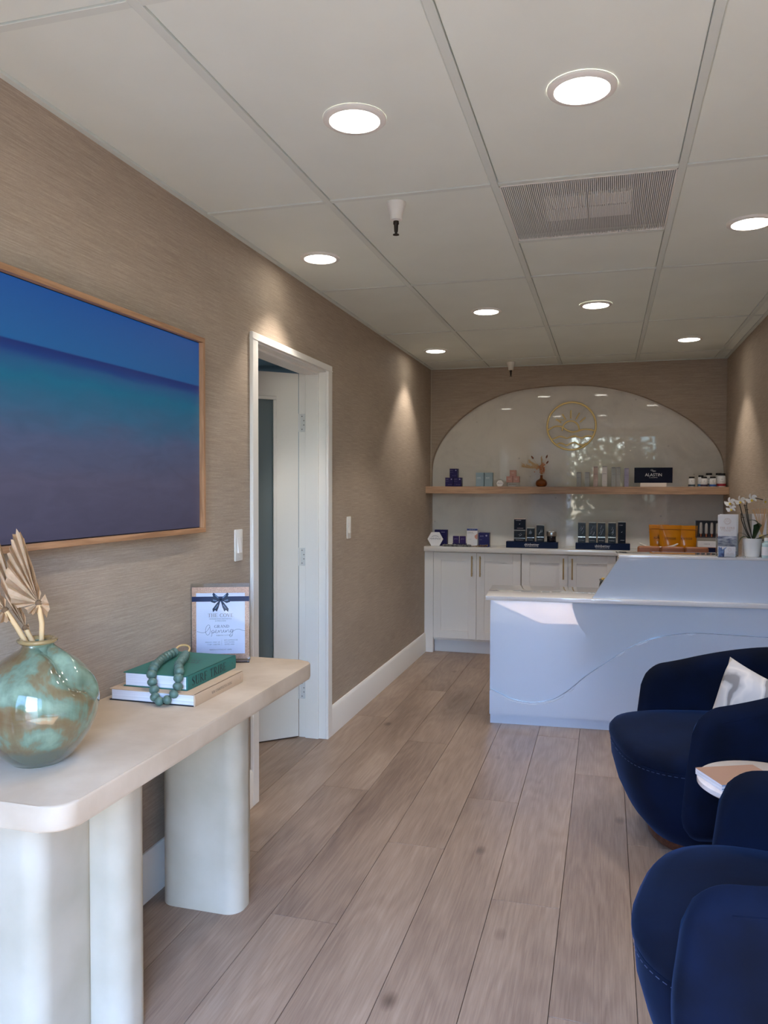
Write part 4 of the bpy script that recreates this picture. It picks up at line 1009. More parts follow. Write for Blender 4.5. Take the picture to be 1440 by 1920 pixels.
# slim boxes
def slim(x, w, h, m, label, ink=INKG):
    t = carton('slim_box', label, x, YS+0.01, SZ, w, h, 0.045, m, 'slim cosmetic boxes standing on the shelf', [('essence', .005, w*0.7, 0, h*0.62, ink), ('30 ml', .004, w*0.45, 0, h*0.25, ink)])
    obj('top_band', B(-w/2+0.002, w/2-0.002, -0.0006, 0, h-0.008, h-0.004), ink, t)
slim(1.273, 0.036, 0.120, SILVER, 'short grey slim box, leftmost of the row on the shelf')
slim(1.340, 0.038, 0.120, SILVER, 'short grey slim box, second from the left in the row')
slim(1.407, 0.036, 0.166, PALEPINK, 'tall pale pink slim box in the row on the shelf')
slim(1.478, 0.040, 0.170, CARDW, 'tall white slim box in the middle of the row')
slim(1.548, 0.034, 0.160, SILVER, 'tall grey slim box, left of the touching pair')
slim(1.585, 0.034, 0.160, SILVER, 'tall grey slim box, right of the touching pair')
slim(1.650, 0.034, 0.152, LILAC, 'lilac slim box at the right end of the row')
# brand plaque
t = thing('display_sign', 'dark navy display sign with white lettering on the shelf', 'sign', (1.856, 6.68, SZ))
bm = bmesh.new(); box(bm, -0.146, 0.146, 0, 0.006, 0.032, 0.155, bev=0.001); obj('sign_board', bm, mat('sign_navy', (14, 12, 34), spec=0.15, rough=0.25), t)
bm = bmesh.new(); box(bm, -0.100, 0.100, -0.03, 0.035, 0, 0.032, bev=0.001); obj('sign_base', bm, mat('sign_base', (226, 216, 208), rough=0.5), t)
lettering('ALASTIN', 0.024, INKW, t, (0, -0.0006, 0.097), width=0.128)
lettering('by GALDERMA', 0.007, INKW, t, (0, -0.0006, 0.074), width=0.064)
bm = bmesh.new()
for x, z, r in ((-0.012, 0.134, 0.008), (0.0, 0.126, 0.006), (0.012, 0.126, 0.006)):
    tube(bm, [(x+r*math.cos(2*PI*i/12), -0.0008, z+r*0.7*math.sin(2*PI*i/12)) for i in range(12)], 0.0011, 4, closed=True)
obj('emblem_mark', bm, INKW, t)
# supplement bottles
def bottle(x, y, h, r, band, label):
    t = thing('pill_bottle', label, 'bottle', (x, y, SZ), group='white supplement bottles with black caps')
    hb = h*0.84
    bm = bmesh.new(); lathe(bm, [(0.0, 0.0), (r-0.002, 0.0), (r, 0.003), (r, hb*0.84), (r*0.92, hb*0.93), (r*0.62, hb), (r*0.60, hb+0.004)], 24); obj('bottle_body', bm, mat('bottle_white', (222, 222, 222), rough=0.35), t, smooth=45)
    bm = bmesh.new(); lathe(bm, [(r*0.80, hb+0.002), (r*0.82, hb+0.004), (r*0.82, h-0.001), (r*0.78, h), (0, h)], 24); obj('cap', bm, BLACK, t, smooth=45)
    bm = bmesh.new(); lathe(bm, [(r+0.0004, h*0.06), (r+0.0004, h*0.24)], 24, cap=False); obj('label_band', bm, mat('band_%d_%d_%d' % band, band, rough=0.5), t, smooth=60)
    lettering('K', 0.009, INKG, t, (0, -r-0.0007, h*0.56), width=0.010)
    lettering('ortho', 0.005, INKD, t, (0, -r-0.0007, h*0.38), width=r*1.0)
bottle(2.142, 6.640, 0.080, 0.026, (58, 70, 80), 'white bottle with grey band, front left of the group')
bottle(2.215, 6.690, 0.092, 0.024, (50, 110, 160), 'white bottle with light blue band, second from the left')
bottle(2.232, 6.630, 0.080, 0.026, (52, 44, 72), 'white bottle with dark purple band, front middle')
bottle(2.296, 6.632, 0.080, 0.026, (44, 88, 160), 'white bottle with royal blue band, front right of centre')
bottle(2.280, 6.735, 0.110, 0.028, (90, 90, 96), 'tall white bottle behind, partly hidden in the middle')
bottle(2.352, 6.745, 0.110, 0.026, (90, 90, 96), 'tall white bottle behind, partly hidden by the red-banded one')
bottle(2.362, 6.652, 0.106, 0.033, (150, 40, 54), 'largest white bottle with red band at the right end')

# --- counter goods
YC = 6.60
hexsign('large white hexagon sign leaning on the countertop at the left', 0.085, YC-0.015, CZ, 0.068, 'HydraFacial', INKG)
t = carton('product_box', 'dark purple box standing behind the white hexagon sign', 0.118, YC+0.06, CZ, 0.110, 0.135, 0.05, PURPLE, None, [('SKIN', .008, .03, .02, .115, INKL)])
t = thing('sachet_box', 'low purple box of two flat sachets on the countertop', 'box', (0.283, YC+0.03, CZ))
bm = bmesh.new(); box(bm, -0.058, 0.058, 0.0, 0.06, 0, 0.022, bev=0.001); obj('tray', bm, PURPLE, t)
for s in (-1, 1):
    bm = bmesh.new(); box(bm, s*0.029-0.027, s*0.029+0.027, 0.014, 0.022, 0.020, 0.085, bev=0.003)
    o = obj('sachet', bm, mat('sachet_purple', (62, 48, 96), spec=0.15, rough=0.35), t)
    lettering('glow', 0.010, INKL, t, (s*0.029, 0.0132, 0.060), width=0.03)
def capx(t):
    obj('blue_band', B(-0.0455, 0.0455, -0.0006, 0.0, 0.134, 0.151), LB, t)
    bm = bmesh.new(); f = bm.faces.new([bm.verts.new((x, -0.0006, z)) for x, z in ((0.020, 0.090), (0.0455, 0.110), (0.0455, 0.065), (0.034, 0.060), (0.022, 0.075))]); obj('picture_patch', bm, mat('skin_tone', (206, 150, 132), rough=0.6), t)
carton('product_box', 'tall white box with blue top band on the countertop', 0.397, YC+0.03, CZ, 0.092, 0.152, 0.05, CARDW, None, [('Advanced', .008, .045, -.016, .120, INKG), ('Smooth Treatment', .006, .055, -.012, .110, INKG), ('System', .005, .03, -.02, .060, INKG), ('RENEW', .006, .05, 0, .1425, INKW)], extra=capx)
t = carton('product_box', 'blue-violet box at the right end of the purple group', 0.500, YC+0.005, CZ, 0.090, 0.118, 0.07, mat('violet_card', (48, 50, 100), spec=0.15, rough=0.4), None, [('SKIN', .010, .03, -.018, .090, INKL), ('bio', .006, .02, -.026, .060, INKL), ('firming', .008, .05, -.005, .018, INKL)])
logo_dot(t, 0.022, 0.095, 0.008, INKL)
# stone tray, crumpled paper
t = thing('stone_tray', 'speckled grey and black stone tray lying on the countertop', 'tray', (0.285, 6.565, CZ))
bm = bmesh.new()
for i in range(60):
    x = random.uniform(-0.13, 0.11); y = random.uniform(-0.018, 0.018); r = random.uniform(0.007, 0.012)
    bmesh.ops.create_icosphere(bm, subdivisions=1, radius=r, matrix=Matrix.Translation((x, y, r*0.9)) @ Matrix.Rotation(random.random()*3, 4, 'Z'))
o = obj('pebble_edge', bm, mat('speckled_stone', (130, 128, 124), rough=0.4, rgb2=(40, 38, 38), vscale=70), t, smooth=60); o['kind'] = 'stuff'
obj('tray_base', B(-0.13, 0.12, -0.018, 0.022, 0.0, 0.008), MATS['speckled_stone'], t)
t = thing('kraft_paper', 'crumpled piece of brown kraft paper at the end of the stone tray', 'paper', (0.468, 6.560, CZ))
bm = bmesh.new()
nx, ny = 14, 5
g = [[bm.verts.new((-0.07+0.14*i/nx, -0.02+0.05*j/ny, 0.002+abs(0.022*math.sin(i*1.1+j*0.8))*random.uniform(0.6, 1.1)*(i/nx*0.7+0.3))) for j in range(ny+1)] for i in range(nx+1)]
for i in range(nx):
    for j in range(ny): bm.faces.new((g[i][j], g[i+1][j], g[i+1][j+1], g[i][j+1]))
bmesh.ops.solidify(bm, geom=bm.faces[:], thickness=0.0012)
obj('paper_sheet', bm, mat('kraft', (164, 132, 100), rough=0.85), t)

def riser(x, w, label):
    t = thing('display_riser', label, 'display stand', (x, 6.575, CZ), group='dark blue display risers')
    bm = bmesh.new(); box(bm, -w/2, w/2, 0, 0.10, 0, 0.052, bev=0.0015); obj('riser_block', bm, mat('riser_blue', (14, 26, 56), spec=0.15, rough=0.3), t)
    lettering('skinbetter', 0.020, INKW, t, (0, -0.0006, 0.031), width=0.120)
    lettering('SCIENCE', 0.005, INKW, t, (0, -0.0006, 0.014), width=0.110)
riser(0.903, 0.424, 'dark blue riser with white lettering, left one under the stacked boxes')
riser(1.468, 0.426, 'dark blue riser with white lettering, right one under five boxes')
RZ = CZ+0.0522
def filmbox(x, z, w, h, label, plain=False, group='glossy black boxes on the risers', top=None):
    t = thing('cosmetic_box', label, 'box', (x, 6.605, z), group=group)
    bm = bmesh.new(); box(bm, -w/2, w/2, 0, 0.05, 0, h-0.006, bev=0.0012, xf=None)
    obj('carton', bm, mat('dark_card', (16, 20, 34), spec=0.15, rough=0.3) if plain else FILM, t)
    bm = bmesh.new(); box(bm, -w/2, w/2, 0, 0.05, h-0.0058, h, bev=0.0005); obj('lid_edge', bm, top or SILVER, t)
    if not plain:
        bm = bmesh.new(); box(bm, -w/2+0.001, w/2-0.001, -0.0006, 0, h*0.26, h*0.30); obj('silver_band', bm, mat('bright_silver', (235, 235, 230), rough=0.15, metal=0.8), t)
        lettering('skinbetter', 0.005, INKW, t, (0, -0.0006, h*0.12), width=w*0.7)
        # shrink film creases, their glints put in as pale threads
        bm = bmesh.new()
        for k in range(4):
            x0 = random.uniform(-w*0.35, w*0.1); z0 = h*random.uniform(0.35, 0.7)
            pts = [(x0, -0.0008, z0), (x0+w*0.15, -0.0022, z0+h*0.06), (x0+w*0.22, -0.001, z0+h*0.16)]
            tube(bm, pts, 0.0008, 4)
        obj('crease_glint', bm, mat('pale_glint', (210, 216, 222), rough=0.1, coat=1.0), t, smooth=60)
    else:
        lettering('ALPHARET', 0.005, INKW, t, (-w*0.12, -0.0006, h*0.84), width=w*0.5); lettering('skinbetter', 0.006, INKW, t, (0.005, -0.0006, h*0.15), width=w*0.55)
        bm = bmesh.new(); tube(bm, [(-0.004, -0.001, h*0.50), (0.003, -0.001, h*0.54)], 0.0016, 5); obj('twist_mark', bm, INKW, t)
filmbox(0.800, RZ, 0.094, 0.096, 'glossy black wrapped box, lower of the stacked two')
filmbox(0.800, RZ+0.0965, 0.094, 0.094, 'black box with pinkish top stacked on the wrapped one', plain=True, top=PALEPINK)
filmbox(0.891, RZ, 0.062, 0.116, 'short wrapped black box, second on the left riser')
filmbox(0.969, RZ, 0.062, 0.142, 'taller wrapped black box, third on the left riser')
t = thing('cream_jar', 'dark cosmetic jar with silver lid on the left riser', 'jar', (1.060, 6.632, RZ))
bm = bmesh.new(); lathe(bm, [(0, 0), (0.036, 0), (0.038, 0.003), (0.038, 0.046), (0.036, 0.048), (0, 0.048)], 28); obj('jar_body', bm, mat('jar_black', (14, 16, 28), rough=0.08, coat=1), t, smooth=40)
bm = bmesh.new(); lathe(bm, [(0, 0.048), (0.040, 0.0485), (0.041, 0.052), (0.041, 0.082), (0.038, 0.087), (0, 0.087)], 28); obj('lid', bm, STEEL, t, smooth=40)
names5 = ['leftmost wrapped black box on the right riser', 'second wrapped black box on the right riser', 'third wrapped black box on the right riser', 'fourth wrapped black box on the right riser']
for i, x in enumerate((1.303, 1.388, 1.459, 1.541)): filmbox(x, RZ, 0.060, 0.168, names5[i])
filmbox(1.617, RZ, 0.060, 0.176, 'plain dark box at the right end of the right riser', plain=True)

# golden pouches
POUCH = mat('golden_pouch', (196, 124, 12), spec=0.15, rough=0.42, coat=0.15, bump=0.6, bscale=22)
def pouch(x, y, label, w=0.17, h=0.205, txt='xtresse'):
    t = thing('stand_up_pouch', label, 'pouch', (x, y, CZ), group='golden stand-up pouches')
    bm = bmesh.new(); nx, nz = 10, 12; F_, K_ = [], []
    for j in range(nz+1):
        v = j/nz; z = h*v
        th = 0.030*(1-v)**0.8*min(1, v*6+0.3)+0.0012; ww = w/2*(0.86+0.14*v)
        F_.append([bm.verts.new(((2*i/nx-1)*ww, -th*math.sin(PI*i/nx)**0.6 if 0 < i < nx else 0, z)) for i in range(nx+1)])
        K_.append([bm.verts.new(((2*i/nx-1)*ww, th*math.sin(PI*i/nx)**0.6 if 0 < i < nx else 0, z)) for i in range(nx+1)])
    for j in range(nz):
        for i in range(nx):
            bm.faces.new((F_[j][i], F_[j][i+1], F_[j+1][i+1], F_[j+1][i])); bm.faces.new((K_[j][i+1], K_[j][i], K_[j+1][i], K_[j+1][i+1]))
    for i in range(nx):
        bm.faces.new((F_[0][i+1], F_[0][i], K_[0][i], K_[0][i+1])); bm.faces.new((F_[-1][i], F_[-1][i+1], K_[-1][i+1], K_[-1][i]))
    bmesh.ops.remove_doubles(bm, verts=bm.verts, dist=1e-5)
    obj('pouch_body', bm, POUCH, t, smooth=60)
    bm = bmesh.new(); box(bm, -w*0.47, w*0.47, -0.010, -0.0062, h*0.83, h*0.85); obj('seal_ridge', bm, mat('pouch_dark', (150, 88, 10), rough=0.5), t)
    lettering(txt, 0.020, mat('pouch_ink', (96, 56, 14), rough=0.6), t, (0, -0.0245, h*0.50), width=0.085)
pouch(1.905, 6.690, 'golden pouch at the back left, half hidden by the middle one', w=0.155)
pouch(1.985, 6.630, 'golden pouch in front in the middle of the three')
pouch(2.108, 6.650, 'golden pouch at the right of the three, widest in view', w=0.165, h=0.203)
# boat bowl
t = thing('boat_bowl', 'white boat-shaped bowl in front of the golden pouches', 'bowl', (1.895, 6.560, CZ))
bm = bmesh.new(); n = 18; out, inn = [], []
for j in range(7):
    k = j/6
    def ringp(off, zt):
        rr = []
        for i in range(28):
            a = 2*PI*i/28; cx = math.cos(a); sx = math.sin(a)
            L_ = (0.045+(0.150-0.045)*k)*(1-off); Wd = (0.016+(0.040-0.016)*k)*(1-off)
            z = 0.004+0.028*k**1.3+0.030*k*k*abs(cx)**3 + zt
            rr.append(bm.verts.new((L_*abs(cx)**1.0*(1 if cx > 0 else -1), Wd*sx*(1-0.5*abs(cx)**6), z)))
        return rr
    out.append(ringp(0.0, 0.0)); inn.append(ringp(0.08, 0.004))
for S in (out, inn):
    for a, b_ in zip(S, S[1:]):
        for i in range(28): bm.faces.new((a[i], a[(i+1) % 28], b_[(i+1) % 28], b_[i]))
for i in range(28): bm.faces.new((out[-1][i], out[-1][(i+1) % 28], inn[-1][(i+1) % 28], inn[-1][i]))
bm.faces.new(list(reversed(out[0]))); bm.faces.new(inn[0])
obj('bowl_shell', bm, mat('white_ceramic', (226, 222, 214), rough=0.25, coat=0.5), t, smooth=50)

# open box with vials, grey box, white and navy box
t = carton('storage_box', 'plain grey box under the open vial case', 2.278, 6.640, CZ, 0.185, 0.108, 0.12, mat('warm_grey_card', (150, 144, 136), spec=0.15, rough=0.6), None, [])
t = thing('vial_case', 'dark open case with small vials on top of the grey box', 'case', (2.292, 6.645, CZ+0.1085))
bm = bmesh.new(); W2, Hh = 0.115, 0.135
box(bm, -W2, W2-0.005, 0.030, 0.036, 0, Hh); box(bm, -W2, -W2+0.006, 0, 0.030, 0, Hh); box(bm, W2-0.011, W2-0.005, 0, 0.030, 0, Hh); box(bm, -W2+0.006, W2-0.011, 0, 0.030, 0, 0.006); box(bm, -W2+0.006, W2-0.011, 0, 0.030, Hh-0.006, Hh)
obj('case_shell', bm, mat('case_dark', (46, 44, 48), rough=0.4), t)
COPPER = mat('rose_copper', (224, 150, 120), rough=0.2, metal=1.0)
for i, x in enumerate((-0.075, -0.035, 0.005, 0.045, 0.082)):
    bm = bmesh.new(); lathe(bm, [(0, 0.032), (0.010, 0.032), (0.012, 0.040), (0.011, 0.100), (0.008, 0.112 if i % 2 else 0.120), (0, 0.118)], 14, c=(x, 0.014, 0)); v = obj('vial', bm, mat('vial_grey', (176, 172, 168), rough=0.3), t, smooth=50)
    bm = bmesh.new(); lathe(bm, [(0, 0.0062), (0.008, 0.0062), (0.008, 0.0315), (0, 0.0315)], 12, c=(x, 0.014, 0)); obj('vial_cap', bm, COPPER, v, smooth=50)
t = thing('product_box', 'small white box with navy lower half and pink edge, in front of the grey box', 'box', (2.252, 6.565, CZ))
bm = bmesh.new(); box(bm, -0.066, 0.066, 0, 0.05, 0.0405, 0.084, bev=0.001); obj('carton', bm, CARDW, t)
bm = bmesh.new(); box(bm, -0.066, 0.066, 0, 0.05, 0, 0.036, bev=0.001); obj('navy_base', bm, NAVY, t)
obj('pink_band', B(-0.0665, 0.0665, -0.0005, 0.0505, 0.0360, 0.0405), ROSE, t)
lettering('CREME', 0.007, INKG, t, (0, -0.0006, 0.064), width=0.045)

# ------------------------------------------------------------------ behind and on the desk
# leather office chair
t = thing('office_chair', 'tan leather office chair whose back shows behind the desk', 'chair', (1.927, 5.62, 0.0))
LEA = mat('tan_leather', (140, 84, 52), rough=0.45, bump=0.3, bscale=60)
bm = bmesh.new()
for a, b_ in ((-0.226, -0.0765), (-0.0745, 0.0745), (0.0765, 0.226)): box(bm, a, b_, -0.03, 0.02, 0.52, 1.014, bev=0.014, seg=3)
obj('backrest', bm, LEA, t, smooth=60)
bm = bmesh.new(); box(bm, -0.25, 0.25, 0.02, 0.48, 0.42, 0.49, bev=0.02, seg=3); obj('seat', bm, LEA, t, smooth=60)
bm = bmesh.new(); tube(bm, [(0.15, -0.02, 0.56), (0.15, -0.035, 0.44), (0.10, 0.20, 0.415)], 0.011, 8); tube(bm, [(-0.15, -0.02, 0.56), (-0.15, -0.035, 0.44), (-0.10, 0.20, 0.415)], 0.011, 8); obj('back_support', bm, STEEL, t, smooth=60)
bm = bmesh.new(); lathe(bm, [(0.03, 0.06), (0.03, 0.20), (0.018, 0.20), (0.018, 0.42)], 16, c=(0, 0.25, 0)); obj('gas_column', bm, STEEL, t, smooth=50)
for k in range(5):
    a = R(72*k+18); bm = bmesh.new(); tube(bm, [(0, 0.25, 0.09), (0.27*math.cos(a), 0.25+0.27*math.sin(a), 0.07)], [0.022, 0.012], 8); lathe(bm, [(0, -0.013), (0.028, -0.013), (0.028, 0.013), (0, 0.013)], 14, c=(0.27*math.cos(a), 0.25+0.27*math.sin(a), 0.028), axis=(1, 0, 0))
    obj('base_leg', bm, STEEL, t, smooth=50)
# monitor, seen from behind
t = thing('computer_monitor', 'silver monitor whose rounded top edge shows above the raised counter', 'monitor', (1.945, 5.085, 0.7655), R(3))
bm = bmesh.new(); prism(bm, rrect(-0.187, 0.187, 0.030, 0.2510, 0.014, 6), -0.009, 0.009, xf=XZ, bev=0.003, seg=3); obj('monitor_shell', bm, mat('silver_alu', (206, 208, 216), rough=0.25, metal=0.6), t, smooth=40)
obj('monitor_screen', B(-0.175, 0.175, 0.0092, 0.0100, 0.04, 0.242), BLACK, t)
bm = bmesh.new(); box(bm, -0.035, 0.035, -0.022, -0.0095, 0.004, 0.15, bev=0.003); box(bm, -0.07, 0.07, -0.06, 0.05, 0, 0.006, bev=0.002); obj('monitor_stand', bm, MATS['silver_alu'], t, smooth=40)
# dark vase with gold succulents
t = thing('dark_planter', 'small dark rounded pot with gold topping on the low desk counter', 'pot', (1.488, 5.03, 0.7655))
bm = bmesh.new(); lathe(bm, [(0.0, 0), (0.022, 0), (0.030, 0.012), (0.034, 0.030), (0.030, 0.052), (0.027, 0.062), (0.033, 0.076), (0.030, 0.077), (0.024, 0.064), (0, 0.060)], 28, cap=False); obj('pot_body', bm, mat('dark_glaze', (34, 40, 42), rough=0.15, coat=1.0, rgb2=(58, 62, 60), vscale=30), t, smooth=50)
bm = bmesh.new()
for i in range(26):
    a = random.uniform(0, 2*PI); r = random.uniform(0, 0.026); s = random.uniform(0.004, 0.007)
    bmesh.ops.create_icosphere(bm, subdivisions=1, radius=s, matrix=Matrix.Translation((r*math.cos(a), r*math.sin(a), 0.074+random.uniform(0, 0.010))))
o = obj('gold_topping', bm, mat('gold_bloom', (206, 168, 84), rough=0.4, metal=0.4), t, smooth=60); o['kind'] = 'stuff'

# brochure stand
DZ = 1.0198
def ondesk(lx, ly):
    c, s = math.cos(R(3.8)), math.sin(R(3.8)); return (0.837+lx*c-ly*s, 4.650+lx*s+ly*c)
bx, by = 2.160, 4.825
t = thing('brochure_holder', 'clear acrylic holder for tall brochures on the raised counter', 'holder', (bx, by, DZ), R(2))
bm = bmesh.new(); box(bm, -0.058, 0.058, 0.030, 0.0325, 0, 0.215); box(bm, -0.058, 0.058, -0.004, -0.0015, 0, 0.095); box(bm, -0.058, 0.058, -0.0015, 0.030, 0, 0.0025); box(bm, -0.058, -0.056, -0.0015, 0.030, 0.0025, 0.13); box(bm, 0.056, 0.058, -0.0015, 0.030, 0.0025, 0.13)
obj('acrylic_shell', bm, ACRYL, t)
def brochure(y, label, dx=0.0, dz=0.0, text=True):
    t = thing('brochure', label, 'brochure', (bx+dx, by+y, DZ+0.003+dz), R(2), group='brochures in the clear holder')
    bm = bmesh.new(); box(bm, -0.050, 0.050, 0, 0.006, 0, 0.232, bev=0.0006, xf=Matrix.Rotation(R(-2), 4, 'X')); obj('leaflet', bm, CARDW, t)
    if text:
        xf = Matrix.Rotation(R(-2), 4, 'X')
        bm = bmesh.new(); box(bm, -0.0499, 0.0499, -0.0006, -0.0001, 0.001, 0.112, xf=xf); obj('sea_photo', bm, mat('sea_photo', (206, 206, 212), rough=0.4, rgb2=(92, 98, 124), vscale=26, stretch=(1, 1, 3.2)), t)
        rr = (PI/2-R(2), 0, 0)
        serif('THE COVE', 0.012, ROSE, t, (0, 0.0038, 0.158), rr, width=0.080)
        lettering('INTEGRATIVE AESTHETICS', 0.004, ROSE, t, (0, 0.0034, 0.147), rr, width=0.068); lettering('& WELLNESS', 0.004, ROSE, t, (0, 0.0032, 0.141), rr, width=0.036)
        bm = bmesh.new()
        for r_ in (0.018, 0.014): tube(bm, [(r_*math.cos(2*PI*i/24), 0.0045+0.0002, 0.196+r_*math.sin(2*PI*i/24)) for i in range(24)], 0.0006, 4, closed=True)
        tube(bm, [(-0.010, 0.0048, 0.194), (-0.005, 0.0048, 0.198), (0.0, 0.0048, 0.194), (0.005, 0.0048, 0.198), (0.010, 0.0048, 0.194)], 0.0006, 4)
        tube(bm, [(0.006*math.cos(R(a)), 0.0050, 0.199+0.006*math.sin(R(a))) for a in range(0, 181, 20)], 0.0006, 4)
        obj('round_logo', bm, ROSE, t)
brochure(0.004, 'front white brochure with round logo and sea photograph')
brochure(0.016, 'white brochure behind the front one, showing at its top and right', dx=0.010, dz=0.004, text=False)
t = thing('card_holder', 'small clear holder for business cards in front of the brochures', 'holder', (bx-0.010, by-0.075, DZ), R(2))
bm = bmesh.new(); box(bm, -0.049, 0.049, 0.016, 0.018, 0, 0.040); box(bm, -0.049, 0.049, -0.004, -0.0025, 0, 0.018); box(bm, -0.049, 0.049, -0.0025, 0.016, 0, 0.002); obj('acrylic_shell', bm, ACRYL, t)
t = thing('business_cards', 'stack of white business cards with blue splash pattern', 'card', (bx-0.012, by-0.073, DZ+0.0022), R(2))
bm = bmesh.new(); prism(bm, rrect(-0.045, 0.045, 0, 0.058, 0.004, 3), -0.010, 0.0, xf=XZ); obj('card_stack', bm, CARDW, t)
bm = bmesh.new()
cp_ = [(-0.045, 0.0), (-0.014, 0.0), (-0.022, 0.018), (-0.020, 0.032), (-0.006, 0.048), (0.0, 0.057), (-0.012, 0.050), (-0.024, 0.040), (-0.030, 0.057), (-0.034, 0.040), (-0.040, 0.056), (-0.045, 0.056)]
bm.faces.new([bm.verts.new((x, -0.0006, z)) for x, z in cp_]); bmesh.ops.triangulate(bm, faces=bm.faces[:])
obj('splash_print', bm, mat('blue_splash', (150, 176, 214), rough=0.4, rgb2=(40, 56, 120), vscale=45), t)
serif('THE COVE', 0.0055, ROSE, t, (0.016, -0.0006, 0.020), width=0.038)
lettering('aesthetics & wellness', 0.003, ROSE, t, (0.016, -0.0006, 0.013), width=0.04)
bm = bmesh.new(); tube(bm, [(0.014+0.008*math.cos(2*PI*i/18), -0.0006, 0.040+0.008*math.sin(2*PI*i/18)) for i in range(18)], 0.0005, 4, closed=True); obj('round_logo', bm, ROSE, t)

# orchid
ox, oy = 2.293, 4.845
t = thing('potted_orchid', 'white orchid with dark stems and wide leaves in a white pot', 'plant', (ox, oy, DZ))
bm = bmesh.new(); lathe(bm, [(0, 0), (0.036, 0), (0.040, 0.004), (0.052, 0.095), (0.053, 0.104), (0.050, 0.105), (0.048, 0.094), (0, 0.090)], 36, cap=False); obj('pot', bm, mat('pot_white', (238, 238, 236), rough=0.12, coat=1.0), t, smooth=40)
bm = bmesh.new()
for i in range(50):
    a = random.uniform(0, 2*PI); r = random.uniform(0, 0.042); bmesh.ops.create_icosphere(bm, subdivisions=1, radius=0.007, matrix=Matrix.Translation((r*math.cos(a), r*math.sin(a), 0.092)))
o = obj('bark', bm, mat('bark', (70, 50, 36), rough=0.95), t); o['kind'] = 'stuff'
LEAF = mat('orchid_leaf', (40, 74, 42), rough=0.3, coat=0.4)
def oleaf(pts, w):
    c = catmull([Vector(p) for p in pts], 5); n = len(c); bm = bmesh.new(); rows = []
    for i, p in enumerate(c):
        d = (c[min(i+1, n-1)]-c[max(i-1, 0)]).normalized(); s = d.cross(Vector((0, 0, 1))); 
        if s.length < 0.2: s = Vector((1, 0, 0))
        s.normalize(); up = s.cross(d).normalized()
        k = w*math.sin(PI*min(1, (i/(n-1))*0.88+0.10))**0.7
        rows.append([bm.verts.new(p-s*k+up*k*0.25), bm.verts.new(p), bm.verts.new(p+s*k+up*k*0.25)])
    for a, b_ in zip(rows, rows[1:]):
        for j in range(2): bm.faces.new((a[j], a[j+1], b_[j+1], b_[j]))
    bmesh.ops.solidify(bm, geom=bm.faces[:], thickness=0.002)
    obj('leaf', bm, LEAF, t, smooth=70)
oleaf([(0.006, 0, 0.095), (0.022, 0.01, 0.140), (0.030, 0.02, 0.185), (0.006, 0.02, 0.205), (-0.030, 0.01, 0.198)], 0.022)
oleaf([(0.01, -0.01, 0.095), (0.06, -0.02, 0.118), (0.10, -0.02, 0.130), (0.112, -0.02, 0.128)], 0.020)
oleaf([(0.01, 0.0, 0.092), (0.045, -0.045, 0.108), (0.078, -0.06, 0.098), (0.098, -0.06, 0.086)], 0.019)
oleaf([(-0.01, 0, 0.092), (-0.035, -0.015, 0.112), (-0.060, -0.02, 0.102), (-0.074, -0.02, 0.072)], 0.016)
oleaf([(-0.01, 0.01, 0.092), (-0.04, 0.02, 0.125), (-0.085, 0.02, 0.135)], 0.010)
STEM = mat('orchid_stem', (44, 42, 36), rough=0.6)
def ostem(pts, nodes=()):
    bm = bmesh.new(); c = catmull([Vector(p) for p in pts], 8); tube(bm, c, 0.0026, 6)
    for k in nodes:
        p = c[int(k*(len(c)-1))]; tube(bm, [p+Vector((-0.007, 0, 0.001)), p+Vector((0.007, 0, 0.002))], 0.0018, 5)
    obj('stem', bm, STEM, t, smooth=60)
ostem([(-0.002, 0, 0.09), (-0.030, 0, 0.150), (-0.050, 0, 0.220), (-0.068, 0, 0.290), (-0.082, -0.005, 0.312), (-0.098, -0.01, 0.316), (-0.118, -0.01, 0.300)], (0.35, 0.60))
ostem([(-0.008, 0.005, 0.09), (-0.036, 0.005, 0.150), (-0.056, 0.005, 0.205), (-0.060, 0.005, 0.245)], ())
ostem([(0.002, 0, 0.09), (-0.014, 0, 0.170), (-0.026, 0, 0.240), (-0.032, 0, 0.300), (-0.014, -0.006, 0.336), (0.020, -0.006, 0.330), (0.052, -0.005, 0.322)], (0.40,))
ostem([(0.005, 0.005, 0.09), (-0.020, 0.005, 0.180), (-0.038, 0.005, 0.270), (-0.042, 0.005, 0.295)], (0.85,))
PETAL = mat('orchid_petal', (242, 240, 236), rough=0.6); LIPM = mat('orchid_lip', (206, 178, 60), rough=0.5)
